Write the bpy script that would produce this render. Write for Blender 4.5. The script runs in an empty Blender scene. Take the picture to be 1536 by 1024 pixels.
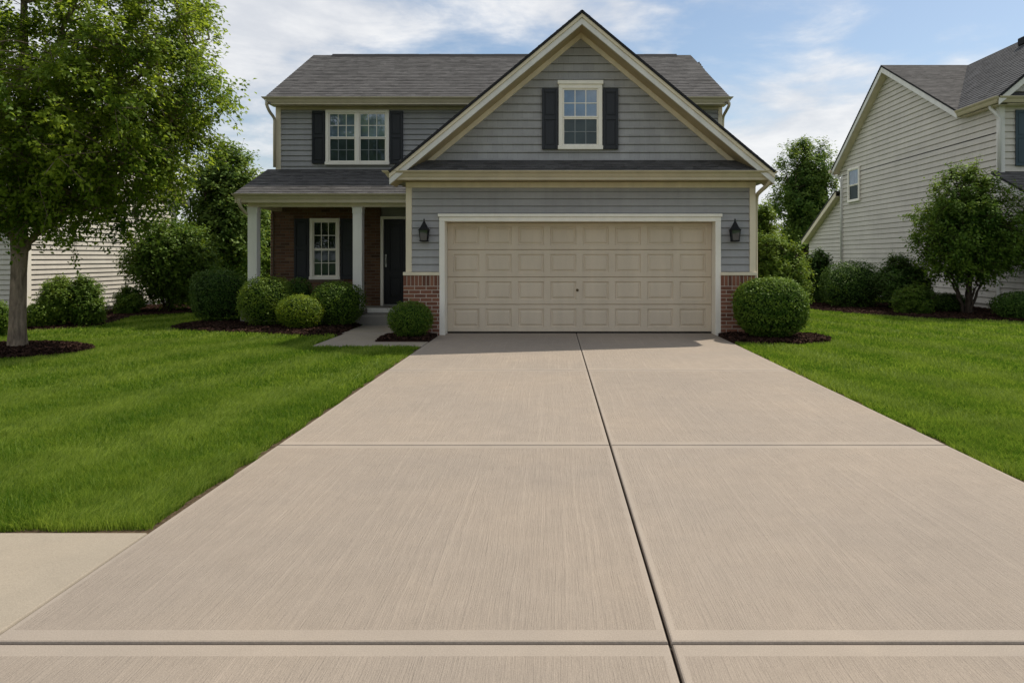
import bpy, math, random
import numpy as np
from mathutils import Vector

sc = bpy.context.scene
col = sc.collection
F = 1100.0; VX = 830.0; VY = 386.0; CZ = 1.45      # focal length, vanishing point and eye height used when measuring


def X(px, Y): return (px - VX) / F * Y


def Z(py, Y): return CZ - (py - VY) / F * Y


# ------------------------------------------------------------------ materials
class N:
    def __init__(s, name):
        s.m = bpy.data.materials.new(name); s.m.use_nodes = True
        s.t = s.m.node_tree; s.b = s.t.nodes['Principled BSDF']
        s.o = s.t.nodes['Material Output']

    def n(s, typ, **kw):
        nd = s.t.nodes.new(typ)
        for k, v in kw.items():
            if k.startswith('i_'):
                nd.inputs[k[2:].replace('_', ' ')].default_value = v
            else:
                setattr(nd, k, v)
        return nd

    def l(s, a, b): s.t.links.new(a, b)

    def pos(s):
        return s.n('ShaderNodeNewGeometry').outputs['Position']

    def mapped(s, scale, src=None, loc=(0, 0, 0)):
        mp = s.n('ShaderNodeMapping'); mp.inputs['Scale'].default_value = scale
        mp.inputs['Location'].default_value = loc
        s.l(src or s.pos(), mp.inputs['Vector']); return mp.outputs[0]

    def noise(s, vec, scale, detail=4, rough=.55, dist=0):
        nd = s.n('ShaderNodeTexNoise'); s.l(vec, nd.inputs['Vector'])
        nd.inputs['Scale'].default_value = scale; nd.inputs['Detail'].default_value = detail
        nd.inputs['Roughness'].default_value = rough; nd.inputs['Distortion'].default_value = dist
        return nd.outputs['Fac']

    def rng(s, v, a, b, c, d):
        nd = s.n('ShaderNodeMapRange'); s.l(v, nd.inputs['Value'])
        for k, x in zip(('From Min', 'From Max', 'To Min', 'To Max'), (a, b, c, d)): nd.inputs[k].default_value = x
        return nd.outputs[0]

    def math(s, op, a, b):
        nd = s.n('ShaderNodeMath', operation=op)
        for i, v in enumerate((a, b)):
            if isinstance(v, (int, float)): nd.inputs[i].default_value = v
            else: s.l(v, nd.inputs[i])
        return nd.outputs[0]

    def mix(s, f, a, b, bt='MIX'):
        nd = s.n('ShaderNodeMix', data_type='RGBA', blend_type=bt)
        for i, v in ((0, f), (6, a), (7, b)):
            if isinstance(v, (int, float)): nd.inputs[i].default_value = v
            elif isinstance(v, tuple): nd.inputs[i].default_value = v if len(v) == 4 else v + (1,)
            else: s.l(v, nd.inputs[i])
        return nd.outputs[2]

    def vary(s, colr, v):      # colour * scalar
        return s.mix(1.0, colr, v, 'MULTIPLY')

    def color(s, c):
        if isinstance(c, tuple): s.b.inputs['Base Color'].default_value = c + (1,)
        else: s.l(c, s.b.inputs['Base Color'])

    def rough(s, r, spec=.35):
        s.b.inputs['Roughness'].default_value = r
        s.b.inputs['Specular IOR Level'].default_value = spec

    def bump(s, h, strength, dist, prev=None):
        nd = s.n('ShaderNodeBump'); nd.inputs['Strength'].default_value = strength
        nd.inputs['Distance'].default_value = dist; s.l(h, nd.inputs['Height'])
        if prev: s.l(prev, nd.inputs['Normal'])
        s.l(nd.outputs[0], s.b.inputs['Normal']); return nd.outputs[0]


def m_paint(name, c, rough=.5, var=.1, bump=.1, streak=True):
    k = N(name); p = k.pos()
    a = k.noise(k.mapped((3, 3, .6), p), 1.5, 5)
    b = k.noise(p, 60, 3)
    v = k.math('MULTIPLY', k.rng(a, .3, .7, 1 - var, 1 + var * .6), k.rng(b, .3, .7, .97, 1.03))
    k.color(k.vary(c, v)); k.rough(rough)
    k.bump(b, bump, .004); return k.m


def m_plain(name, c, rough=.5, spec=.4, metal=0):
    k = N(name); p = k.pos()
    k.color(k.vary(c, k.rng(k.noise(p, 25, 3), .3, .7, .85, 1.12))); k.rough(rough, spec)
    k.b.inputs['Metallic'].default_value = metal; return k.m


def m_siding(name, c, axis=0, shake=False):
    k = N(name); p = k.pos()
    sx = k.n('ShaderNodeSeparateXYZ'); k.l(p, sx.inputs[0])
    a = k.noise(k.mapped((.8, .8, 1.6), p), 1.2, 5)
    g = k.noise(k.mapped((6, 6, 130) if not shake else (120, 120, 5), p), 1.0, 4)
    drip = k.noise(k.mapped((9, 9, .5), p), 1.0, 4)
    v = k.math('MULTIPLY', k.rng(a, .3, .7, .9, 1.07), k.rng(g, .3, .7, .93, 1.05))
    v = k.math('MULTIPLY', v, k.rng(drip, .35, .7, 1.02, .93))
    c1 = k.vary(c, v)
    if shake:
        br = k.n('ShaderNodeTexBrick'); br.inputs['Scale'].default_value = 1
        cb = k.n('ShaderNodeCombineXYZ'); k.l(sx.outputs[axis], cb.inputs[0]); k.l(sx.outputs[2], cb.inputs[1])
        k.l(cb.outputs[0], br.inputs['Vector'])
        br.inputs['Brick Width'].default_value = .19; br.inputs['Row Height'].default_value = .15
        br.inputs['Mortar Size'].default_value = .0025; br.inputs['Mortar Smooth'].default_value = .3
        br.inputs['Color1'].default_value = (.93, .93, .93, 1); br.inputs['Color2'].default_value = (1.06, 1.06, 1.06, 1)
        br.inputs['Mortar'].default_value = (.7, .7, .7, 1)
        c1 = k.mix(1.0, c1, br.outputs['Color'], 'MULTIPLY')
    k.color(c1); k.rough(.55, .3); k.bump(g, .18, .004); return k.m


def m_concrete(name, c, broom=True, warm=0.0):
    k = N(name); p = k.pos()
    wob = k.noise(k.mapped((1, .35, 1), p), .9, 3)
    sx = k.n('ShaderNodeSeparateXYZ'); k.l(p, sx.inputs[0])
    xx = k.math('ADD', sx.outputs[0], k.math('MULTIPLY', wob, .14))
    cb = k.n('ShaderNodeCombineXYZ'); k.l(xx, cb.inputs[0]); k.l(sx.outputs[1], cb.inputs[1])
    br1 = k.noise(k.mapped((140, 3.5, 1), cb.outputs[0]), 1.0, 4, .66)
    br2 = k.noise(k.mapped((34, .35, 1), cb.outputs[0], (7, 3, 0)), 1.0, 3, .55)
    stain = k.noise(k.mapped((1, .8, 1), p), .55, 6, .6)
    mott = k.noise(p, 5, 6, .65)
    grain = k.noise(p, 170, 4, .75)
    pit = k.noise(p, 95, 2, .5)
    v = k.math('MULTIPLY', k.rng(stain, .28, .72, .90, 1.07), k.rng(mott, .3, .7, .95, 1.04))
    v = k.math('MULTIPLY', v, k.rng(grain, .3, .7, .80, 1.17))
    h = grain
    if broom:
        v = k.math('MULTIPLY', v, k.rng(br1, .3, .7, .945, 1.045))
        v = k.math('MULTIPLY', v, k.rng(br2, .57, .68, 1.0, 1.08))
    at = k.n('ShaderNodeAttribute', attribute_name='tint'); v = k.math('MULTIPLY', v, k.rng(at.outputs['Fac'], 0, 1, .86, 1.14))
    k.color(k.mix(k.rng(stain, .4, .7, 0, .5), k.vary(c, v), k.vary((c[0] * 1.02, c[1] * .97, c[2] * .9), v)))
    k.rough(.85, .2)
    n1 = k.bump(k.math('ADD', grain, k.math('MULTIPLY', pit, 1.2)), .25 if broom else .15, .004)
    if broom: k.bump(k.math('ADD', br1, k.math('MULTIPLY', br2, .8)), .8, .009, n1)
    return k.m


def m_shingle(name, c, ux=0, vx=1, vs=1.15):
    k = N(name); p = k.pos()
    sx = k.n('ShaderNodeSeparateXYZ'); k.l(p, sx.inputs[0])
    cb = k.n('ShaderNodeCombineXYZ'); k.l(sx.outputs[ux], cb.inputs[0])
    k.l(k.math('MULTIPLY', sx.outputs[vx], vs), cb.inputs[1])
    v = k.n('ShaderNodeTexVoronoi', voronoi_dimensions='2D'); v.inputs['Scale'].default_value = 1
    k.l(k.mapped((5.5, 11, 1), cb.outputs[0]), v.inputs['Vector'])
    hs = k.n('ShaderNodeSeparateColor'); k.l(v.outputs['Color'], hs.inputs[0])
    big = k.noise(p, .8, 5); gr = k.noise(p, 45, 3, .7)
    st = k.noise(k.mapped((3.5, 22, 1), cb.outputs[0]), 1, 4)
    s = k.math('MULTIPLY', k.rng(hs.outputs[0], 0, 1, .72, 1.28), k.rng(big, .3, .7, .88, 1.1))
    s = k.math('MULTIPLY', s, k.rng(gr, .3, .7, .75, 1.25))
    s = k.math('MULTIPLY', s, k.rng(st, .3, .7, .92, 1.08))
    k.color(k.vary(c, s)); k.rough(.9, .15); k.bump(gr, .3, .006); return k.m


def m_brick(name, f=1.0):
    k = N(name); p = k.pos()
    at = k.n('ShaderNodeAttribute', attribute_name='tint')
    cr = k.n('ShaderNodeValToRGB'); k.l(at.outputs['Fac'], cr.inputs[0])
    e = cr.color_ramp.elements
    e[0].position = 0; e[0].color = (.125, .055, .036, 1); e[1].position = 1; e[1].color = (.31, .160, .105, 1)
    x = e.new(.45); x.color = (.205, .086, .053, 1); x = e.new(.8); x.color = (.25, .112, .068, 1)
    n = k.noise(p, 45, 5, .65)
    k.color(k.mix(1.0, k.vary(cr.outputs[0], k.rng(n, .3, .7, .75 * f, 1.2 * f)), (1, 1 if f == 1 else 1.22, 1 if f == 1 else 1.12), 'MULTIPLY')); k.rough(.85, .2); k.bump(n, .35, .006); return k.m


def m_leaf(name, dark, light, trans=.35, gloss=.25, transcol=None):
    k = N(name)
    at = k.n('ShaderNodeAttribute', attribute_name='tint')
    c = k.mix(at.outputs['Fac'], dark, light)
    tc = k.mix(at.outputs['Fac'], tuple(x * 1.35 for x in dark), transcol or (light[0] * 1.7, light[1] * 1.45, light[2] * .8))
    d = k.n('ShaderNodeBsdfDiffuse'); k.l(c, d.inputs[0])
    t = k.n('ShaderNodeBsdfTranslucent'); k.l(tc, t.inputs[0])
    g = k.n('ShaderNodeBsdfGlossy'); g.inputs['Roughness'].default_value = .55
    g.inputs[0].default_value = (.30, .36, .20, 1)
    m1 = k.n('ShaderNodeMixShader'); m1.inputs[0].default_value = trans
    k.l(d.outputs[0], m1.inputs[1]); k.l(t.outputs[0], m1.inputs[2])
    fr = k.n('ShaderNodeFresnel'); fr.inputs[0].default_value = 1.35
    m2 = k.n('ShaderNodeMixShader'); k.l(k.math('MULTIPLY', fr.outputs[0], gloss), m2.inputs[0])
    k.l(m1.outputs[0], m2.inputs[1]); k.l(g.outputs[0], m2.inputs[2])
    k.l(m2.outputs[0], k.o.inputs[0]); k.t.nodes.remove(k.b); return k.m


def m_bark(name, c):
    k = N(name); p = k.pos()
    n = k.noise(k.mapped((14, 14, 3), p), 1.3, 6, .65, .6)
    n2 = k.noise(p, 3, 4)
    k.color(k.vary(c, k.math('MULTIPLY', k.rng(n, .32, .68, .5, 1.35), k.rng(n2, .3, .7, .8, 1.15))))
    k.rough(.95, .1); k.bump(n, .9, .03); return k.m


def m_mulch(name):
    k = N(name); p = k.pos()
    at = k.n('ShaderNodeAttribute', attribute_name='tint')
    c = k.mix(at.outputs['Fac'], (.020, .011, .008), (.105, .055, .038))
    n = k.noise(p, 30, 5, .7)
    k.color(k.vary(c, k.rng(n, .3, .7, .6, 1.3))); k.rough(.95, .1); k.bump(n, .8, .02); return k.m


def m_glass(name, tint, refl):
    k = N(name); p = k.pos()
    d = k.n('ShaderNodeBsdfDiffuse')
    k.l(k.vary(tint, k.rng(k.noise(p, 2.5, 4), .3, .7, .6, 1.3)), d.inputs[0])
    g = k.n('ShaderNodeBsdfGlossy'); g.inputs['Roughness'].default_value = .02
    g.inputs[0].default_value = (.86, .93, 1, 1)
    bp = k.n('ShaderNodeBump'); bp.inputs['Strength'].default_value = .05; bp.inputs['Distance'].default_value = .02
    k.l(k.noise(p, 2.2, 2), bp.inputs['Height']); k.l(bp.outputs[0], g.inputs['Normal'])
    m = k.n('ShaderNodeMixShader'); m.inputs[0].default_value = refl
    k.l(d.outputs[0], m.inputs[1]); k.l(g.outputs[0], m.inputs[2]); k.l(m.outputs[0], k.o.inputs[0])
    k.t.nodes.remove(k.b); return k.m


def m_ground(name):
    k = N(name); p = k.pos()
    a = k.noise(p, .5, 5); b = k.noise(p, 18, 5, .7); c = k.noise(p, 120, 3, .7)
    g = k.mix(k.rng(a, .3, .7, 0, 1), (.070, .130, .020), (.115, .170, .030))
    g = k.vary(g, k.math('MULTIPLY', k.rng(b, .3, .7, .55, 1.3), k.rng(c, .3, .7, .6, 1.3)))
    k.color(g); k.rough(.95, .1); k.bump(k.math('ADD', b, c), .7, .04); return k.m


def m_soil(name):
    k = N(name); p = k.pos(); n = k.noise(p, 40, 6, .7)
    k.color(k.mix(k.rng(n, .35, .65, 0, 1), (.05, .034, .02), (.16, .115, .07))); k.rough(.95, .1)
    k.bump(n, .9, .02); return k.m


M = dict(
    siding=m_siding('grey_lap_siding', (.345, .338, .330)),
    shake=m_siding('grey_shingle_siding', (.355, .347, .338), 0, True),
    beige=m_siding('beige_lap_siding', (.58, .54, .47)),
    trim=m_paint('cream_trim_paint', (.72, .63, .46), .45, .10),
    rake=m_paint('pale_rake_paint', (.68, .66, .61), .45, .10),
    soffit=m_paint('tan_soffit', (.46, .37, .22), .6, .12),
    gutter=m_paint('tan_gutter_enamel', (.52, .45, .31), .35, .1),
    white=m_paint('white_column_paint', (.83, .80, .73), .45, .08),
    wtrim=m_paint('white_window_vinyl', (.86, .81, .70), .4, .06),
    screen_bar=m_paint('screened_window_bar', (.20, .22, .22), .5, .06),
    door=m_paint('almond_garage_door_enamel', (.61, .515, .385), .5, .07, .15),
    shutter=m_paint('charcoal_shutter_paint', (.017, .019, .023), .45, .15),
    teal=m_paint('slate_blue_shutter_paint', (.035, .062, .078), .45, .15),
    fdoor=m_paint('black_door_paint', (.005, .0055, .006), .45, .15),
    black=m_plain('black_lantern_metal', (.012, .012, .012), .6, .2),
    brass=m_plain('aged_brass', (.10, .07, .035), .35, .5, .7),
    steel=m_plain('satin_steel', (.35, .34, .32), .35, .5, .8),
    frost=m_glass('lantern_glass', (.035, .04, .042), .07),
    glass_up=m_glass('painted_sky_pane_glass', (.115, .160, .205), .17),  # blue diffuse tint paints the sky reflection into the upper panes
    glass_low=m_glass('screened_pane_glass', (.030, .045, .042), .035),
    glass_dark=m_glass('shaded_pane_glass', (.02, .026, .022), .10),
    roof=m_shingle('weathered_shingles', (.100, .096, .093), 0, 1),
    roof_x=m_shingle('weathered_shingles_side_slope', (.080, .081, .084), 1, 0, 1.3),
    roof_edge=m_plain('dark_shingle_edge', (.03, .03, .032), .9, .1),
    brick=m_brick('red_brick'), pbrick=m_brick('porch_shaded_brick', .62), pmortar=m_paint('porch_shaded_mortar', (.15, .115, .085), .9, .1, .4), mortar=m_paint('pale_mortar', (.52, .45, .37), .9, .1, .4),  # porch copies of brick and mortar, colour darkened for the porch shade
    broom=m_concrete('broom_finished_concrete', (.325, .274, .222)),
    smooth=m_concrete('trowelled_concrete_margin', (.338, .288, .236), False),
    walkc=m_concrete('older_yellowish_concrete', (.335, .288, .222), False),
    porchc=m_concrete('porch_concrete', (.28, .26, .23), False),
    joint=m_plain('dark_joint_filler', (.035, .028, .022), .95, .05),  # dark filler seen in the slab joints
    ground=m_ground('turf_soil'), soil=m_soil('bare_edge_soil'), mulch=m_mulch('bark_mulch'),
    grass=m_leaf('grass_blades', (.070, .150, .010), (.310, .390, .060), .38, .20, (.44, .56, .06)),
    maple=m_leaf('street_tree_leaf', (.072, .135, .014), (.235, .305, .036), .54, .10, (.48, .58, .045)),
    far=m_leaf('background_tree_leaf', (.055, .115, .024), (.180, .260, .055), .45, .10),
    fresh=m_leaf('fresh_shrub_leaf', (.068, .128, .017), (.190, .270, .040), .42, .10),
    box=m_leaf('boxwood_leaf', (.046, .102, .014), (.150, .230, .034), .40, .11),
    yew=m_leaf('dark_shrub_leaf', (.033, .076, .015), (.090, .155, .030), .32, .12),
    lime=m_leaf('lime_shrub_leaf', (.085, .150, .014), (.235, .310, .030), .42, .12),
    core=m_plain('light_block_core', (.018, .036, .009), .95, .05),  # solid dark blob added inside shrubs to block light
    bark=m_bark('pale_bark', (.235, .182, .130)), darkbark=m_bark('dark_bark', (.07, .052, .038)),
)


# ------------------------------------------------------------------ mesh helpers
def tag(o, label=None, cat=None, group=None, kind=None):
    if label: o['label'] = label
    if cat: o['category'] = cat
    if group: o['group'] = group
    if kind: o['kind'] = kind
    return o


def empty(name, loc, label, cat, group=None):
    o = bpy.data.objects.new(name, None); col.objects.link(o); o.location = loc
    o.empty_display_size = .3
    return tag(o, label, cat, group)


def root_loc(p):
    v = Vector((0, 0, 0))
    while p: v += Vector(p.location); p = p.parent
    return v


class MB:
    def __init__(s): s.v = []; s.f = []; s.m = []; s.t = []; s.cur = 0; s.tint = .5

    def add(s, vs, fs, mi=None):
        b = len(s.v); s.v += [tuple(v) for v in vs]; s.t += [s.tint] * len(vs)
        for f in fs: s.f.append(tuple(b + i for i in f)); s.m.append(s.cur if mi is None else mi)
        return s

    def quad(s, a, b, c, d, mi=None): return s.add([a, b, c, d], [(0, 1, 2, 3)], mi)

    def box(s, x0, x1, y0, y1, z0, z1, mi=None):
        x0, x1 = sorted((x0, x1)); y0, y1 = sorted((y0, y1)); z0, z1 = sorted((z0, z1))
        vs = [(x0, y0, z0), (x1, y0, z0), (x1, y1, z0), (x0, y1, z0), (x0, y0, z1), (x1, y0, z1), (x1, y1, z1), (x0, y1, z1)]
        return s.add(vs, [(0, 3, 2, 1), (4, 5, 6, 7), (0, 1, 5, 4), (1, 2, 6, 5), (2, 3, 7, 6), (3, 0, 4, 7)], mi)

    def prism(s, pts, d, mi=None):     # polygon pts extruded by vector d
        n = len(pts); d = Vector(d); vs = [Vector(p) for p in pts]; vs += [v + d for v in vs]
        fs = [tuple(range(n))[::-1], tuple(range(n, 2 * n))] + [(i, (i + 1) % n, n + (i + 1) % n, n + i) for i in range(n)]
        return s.add(vs, fs, mi)

    def tube(s, path, r, n=6, mi=None, cap=True):
        path = [Vector(p) for p in path]; rs = r if isinstance(r, (list, tuple)) else [r] * len(path)
        vs = []; up = Vector((0.31, .17, .93))
        for i, p in enumerate(path):
            t = (path[min(i + 1, len(path) - 1)] - path[max(i - 1, 0)])
            if t.length < 1e-9: t = Vector((0, 0, 1))
            t.normalize(); a = t.cross(up)
            if a.length < .15: a = t.cross(Vector((1, 0, 0)))
            a.normalize(); b = t.cross(a)
            for k in range(n):
                th = 2 * math.pi * k / n + math.pi / n
                vs.append(p + (a * math.cos(th) + b * math.sin(th)) * rs[i])
        fs = [(i * n + k, i * n + (k + 1) % n, (i + 1) * n + (k + 1) % n, (i + 1) * n + k) for i in range(len(path) - 1) for k in range(n)]
        if cap: fs += [tuple(range(n))[::-1], tuple(range((len(path) - 1) * n, len(path) * n))]
        return s.add(vs, fs, mi)

    def lathe(s, c, prof, n=12, mi=None):   # prof: (r, z)
        vs = [(c[0] + r * math.cos(2 * math.pi * k / n), c[1] + r * math.sin(2 * math.pi * k / n), c[2] + z) for r, z in prof for k in range(n)]
        fs = [(i * n + k, i * n + (k + 1) % n, (i + 1) * n + (k + 1) % n, (i + 1) * n + k) for i in range(len(prof) - 1) for k in range(n)]
        fs += [tuple(range(n))[::-1], tuple(range((len(prof) - 1) * n, len(prof) * n))]
        return s.add(vs, fs, mi)

    def build(s, name, mats, parent=None, bevel=0, smooth=False):
        off = root_loc(parent)
        me = bpy.data.meshes.new(name)
        me.from_pydata([(v[0] - off.x, v[1] - off.y, v[2] - off.z) for v in s.v], [], s.f)
        if not isinstance(mats, (list, tuple)): mats = [mats]
        for m in mats: me.materials.append(m)
        me.polygons.foreach_set('material_index', s.m)
        if smooth: me.polygons.foreach_set('use_smooth', [True] * len(s.f))
        a = me.attributes.new('tint', 'FLOAT', 'POINT'); a.data.foreach_set('value', s.t)
        me.update()
        o = bpy.data.objects.new(name, me); col.objects.link(o)
        if parent: o.parent = parent
        if bevel:
            b = o.modifiers.new('Bevel', 'BEVEL'); b.width = bevel; b.segments = 1; b.limit_method = 'ANGLE'; b.angle_limit = math.radians(40)
        return o


def np_quads(name, v, q, mi, tint, mats, parent=None, loc=None):
    off = np.array(root_loc(parent) if parent else (loc or (0, 0, 0)), dtype=np.float32)
    v = np.asarray(v, dtype=np.float32) - off; q = np.asarray(q, dtype=np.int32)
    me = bpy.data.meshes.new(name)
    me.vertices.add(len(v)); me.vertices.foreach_set('co', v.ravel())
    me.loops.add(q.size); me.loops.foreach_set('vertex_index', q.ravel())
    me.polygons.add(len(q)); me.polygons.foreach_set('loop_start', np.arange(0, q.size, 4, dtype=np.int32))
    for m in mats: me.materials.append(m)
    me.polygons.foreach_set('material_index', np.asarray(mi, dtype=np.int32))
    a = me.attributes.new('tint', 'FLOAT', 'POINT'); a.data.foreach_set('value', np.asarray(tint, dtype=np.float32))
    me.update(calc_edges=True); me.validate()
    o = bpy.data.objects.new(name, me); col.objects.link(o)
    if parent: o.parent = parent
    elif loc: o.location = loc
    return o


def lap(mb, O, U, V, Nn, v0, v1, pitch, lip, ul, ur, mi=None, jit=0, step=0, rnd=None, shade_groove=None):
    """overlapping courses: V is the course direction, Nn the outward normal"""
    O, U, V, Nn = map(Vector, (O, U, V, Nn))
    v = v0
    while v < v1 - 1e-4:
        w = min(v + pitch, v1)
        a, b, c, d = ul(v), ur(v), ur(w), ul(w)
        if b - a > .01 or c - d > .01:
            if c < d: c = d = (c + d) / 2
            k = lip * (w - v) / pitch
            segs = [(0, 1)]
            if step:
                n = max(1, int((b - a) / step)); segs = [(i / n, (i + 1) / n) for i in range(n)]
            for s0, s1 in segs:
                lj = lip + (rnd.uniform(0, jit) if rnd else 0)
                vj = v - (rnd.uniform(0, jit * 2.2) if rnd and v > v0 else 0)
                if shade_groove:  # undercut invented so a dark shade line falls below each course
                    for z_a, n_a, z_b, n_b in ((0, lj - shade_groove[1], shade_groove[0], lj - shade_groove[1]), (shade_groove[0], lj - shade_groove[1], shade_groove[0], lj)):
                        mb.quad(O + U * a + V * (v + z_a) + Nn * n_a, O + U * b + V * (v + z_a) + Nn * n_a, O + U * b + V * (v + z_b) + Nn * n_b, O + U * a + V * (v + z_b) + Nn * n_b, mi)
                    vj = v + shade_groove[0]; mb.quad(O + U * a + V * v + Nn * (lj - shade_groove[1]), O + U * b + V * v + Nn * (lj - shade_groove[1]), O + U * b + V * v + Nn * .001, O + U * a + V * v + Nn * .001, mi)
                p = [O + U * (a + (b - a) * s0) + V * vj + Nn * lj, O + U * (a + (b - a) * s1) + V * vj + Nn * lj,
                     O + U * (d + (c - d) * s1) + V * w + Nn * (lip - k), O + U * (d + (c - d) * s0) + V * w + Nn * (lip - k)]
                mb.quad(*p, mi)
                if shade_groove: continue
                q0 = O + U * (a + (b - a) * s0) + V * (vj + .001); q1 = O + U * (a + (b - a) * s1) + V * (vj + .001)
                mb.quad(q0, q1, p[1], p[0], mi)
        v = w


def const(c): return lambda v: c


def gutter(mb, x0, x1, y_back, y_front, z0, z1, flare=.10):
    """K profile trough: footprint grows with height, ends mitred"""
    prof = [(0, 0), (.08, .03), (.35, .35), (.55, .75), (.72, .92), (.86, .97), (1, 1)]
    h = z1 - z0; loops = []
    for t, (hz, fl) in enumerate([(0, 0), (.12, .12), (.30, .28), (.55, .45), (.70, .75), (.86, .95), (.94, 1.0), (1.0, 1.0)]):
        o = flare * fl; loops.append([(x0 - o, y_back, z0 + h * hz), (x1 + o, y_back, z0 + h * hz), (x1 + o, y_front - o, z0 + h * hz), (x0 - o, y_front - o, z0 + h * hz)])
    loops.append([(x0 - flare + .035, y_back, z1), (x1 + flare - .035, y_back, z1), (x1 + flare - .035, y_front - flare + .035, z1), (x0 - flare + .035, y_front - flare + .035, z1)])
    loops.append([(a[0], a[1], z1 - .03) for a in loops[-1]])
    vs = [p for l in loops for p in l]; n = len(loops)
    fs = [(3, 2, 1, 0)] + [(i * 4 + k, i * 4 + (k + 1) % 4, i * 4 + 4 + (k + 1) % 4, i * 4 + 4 + k) for i in range(n - 1) for k in range(4)]
    fs.append(tuple((n - 1) * 4 + k for k in range(4)))
    mb.add(vs, fs)


def spline(pts, n=6):
    pts = [Vector(p) for p in pts]; out = []
    P = [pts[0] * 2 - pts[1]] + pts + [pts[-1] * 2 - pts[-2]]
    for i in range(1, len(P) - 2):
        for k in range(n):
            t = k / n; a, b, c, d = P[i - 1], P[i], P[i + 1], P[i + 2]
            out.append(.5 * ((2 * b) + (c - a) * t + (2 * a - 5 * b + 4 * c - d) * t * t + (3 * b - a - 3 * c + d) * t ** 3))
    out.append(pts[-1]); return out


# generic window in the plane (U, z) with outward normal Nn at origin O
def frame_box(mb, O, U, Nn, u0, u1, z0, z1, n0, n1, mi=None):
    O, U, Nn = Vector(O), Vector(U), Vector(Nn); Zv = Vector((0, 0, 1))
    a = [O + U * u + Nn * n + Zv * z for z in (z0, z1) for (u, n) in ((u0, n1), (u1, n1), (u1, n0), (u0, n0))]
    mb.add(a, [(0, 3, 2, 1), (4, 5, 6, 7), (0, 1, 5, 4), (1, 2, 6, 5), (2, 3, 7, 6), (3, 0, 4, 7)], mi)


def window(root, O, U, Nn, u0, u1, z0, z1, sashes=1, cap=False, grid=(3, 2), tw=.075, glass=('glass_up', 'glass_low'), lowbar='screen_bar', split=.49):
    w = MB()
    fb = lambda *a: frame_box(w, O, U, Nn, *a)
    fb(u0, u0 + tw, z0 + tw, z1 - tw, -.02, .045); fb(u1 - tw, u1, z0 + tw, z1 - tw, -.02, .045)
    fb(u0, u1, z1 - tw, z1, -.02, .047); fb(u0 - .015, u1 + .015, z0, z0 + tw, -.02, .055)
    if cap: fb(u0 - .02, u1 + .02, z1, z1 + .07, -.02, .075)
    n = sashes; mull = .09; sw = (u1 - u0 - 2 * tw - mull * (n - 1)) / n
    panes = []; bars_u = MB(); bars_l = MB()
    for i in range(n):
        a = u0 + tw + i * (sw + mull); b = a + sw
        if i: fb(a - mull, a, z0 + tw, z1 - tw, -.02, .04)
        zm = z0 + tw + (z1 - z0 - 2 * tw) * split; rt = .028
        for (p, q, dep, up) in ((zm, z1 - tw, .012, 1), (z0 + tw, zm, .0, 0)):
            for (s, t, e, f) in ((a, a + rt, p, q), (b - rt, b, p, q), (a + rt, b - rt, q - rt, q), (a + rt, b - rt, p, p + rt)):
                fb(s, t, e, f, -.02, dep + .012)
            panes.append((a + rt, b - rt, p + rt, q - rt, dep - .006, up))
            bm = bars_u if up else bars_l
            for k in range(1, grid[0]):
                uu = a + rt + (b - a - 2 * rt) * k / grid[0]; frame_box(bm, O, U, Nn, uu - .008, uu + .008, p + rt, q - rt, dep - .004, dep + .004)
            for k in range(1, grid[1]):
                zz = p + rt + (q - p - 2 * rt) * k / grid[1]; frame_box(bm, O, U, Nn, a + rt, b - rt, zz - .008, zz + .008, dep - .0045, dep + .0045)
    wo = w.build('window', M['wtrim'], root, .004)
    for (a, b, p, q, d, up) in panes:
        m = MB(); frame_box(m, O, U, Nn, a - .005, b + .005, p - .005, q + .005, d - .006, d)
        m.build('pane', M[glass[0] if up else glass[1]], wo)
    if bars_u.v: bars_u.build('muntin_grid', M['wtrim'], wo)
    if bars_l.v: bars_l.build('muntin_grid', M[lowbar], wo)
    return wo


def shutter(root, O, U, Nn, u0, u1, z0, z1, mat='shutter'):
    m = MB(); fb = lambda *a: frame_box(m, O, U, Nn, *a)
    fb(u0, u1, z0, z1, -.01, .016)
    st = .045; zm = z0 + (z1 - z0) * .52
    fb(u0, u0 + st, z0, z1, .0162, .034); fb(u1 - st, u1, z0, z1, .0162, .034)
    for a, b in ((z0, z0 + .07), (zm - .04, zm + .04), (z1 - .07, z1)): fb(u0 + st, u1 - st, a, b, .0162, .0335)
    for a, b in ((z0 + .07, zm - .04), (zm + .04, z1 - .07)): fb(u0 + st + .022, u1 - st - .022, a + .022, b - .022, .0162, .028)
    return m.build('shutter', M[mat], root, .004)


UX = (1, 0, 0); NF = (0, -1, 0)

# ------------------------------------------------------------------ camera, light, sky
cam = bpy.data.cameras.new('camera'); co = bpy.data.objects.new('camera', cam); col.objects.link(co)
co.location = (0, 0, CZ); co.rotation_euler = (math.radians(90), 0, 0)
cam.sensor_width = 36; cam.lens = 36 * F / 1536; cam.shift_x = -(VX - 768) / 1536; cam.shift_y = -(512 - VY) / 1536
cam.clip_start = .05; cam.clip_end = 3000
sc.camera = co

S = Vector((.55, .41, 1.0)).normalized()
sl = bpy.data.lights.new('sun', 'SUN'); so = bpy.data.objects.new('sun', sl); col.objects.link(so)
so.rotation_euler = S.to_track_quat('Z', 'Y').to_euler(); so.location = (20, 15, 40)
sl.energy = 4.2; sl.angle = math.radians(.53); sl.color = (1, .93, .82)

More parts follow.
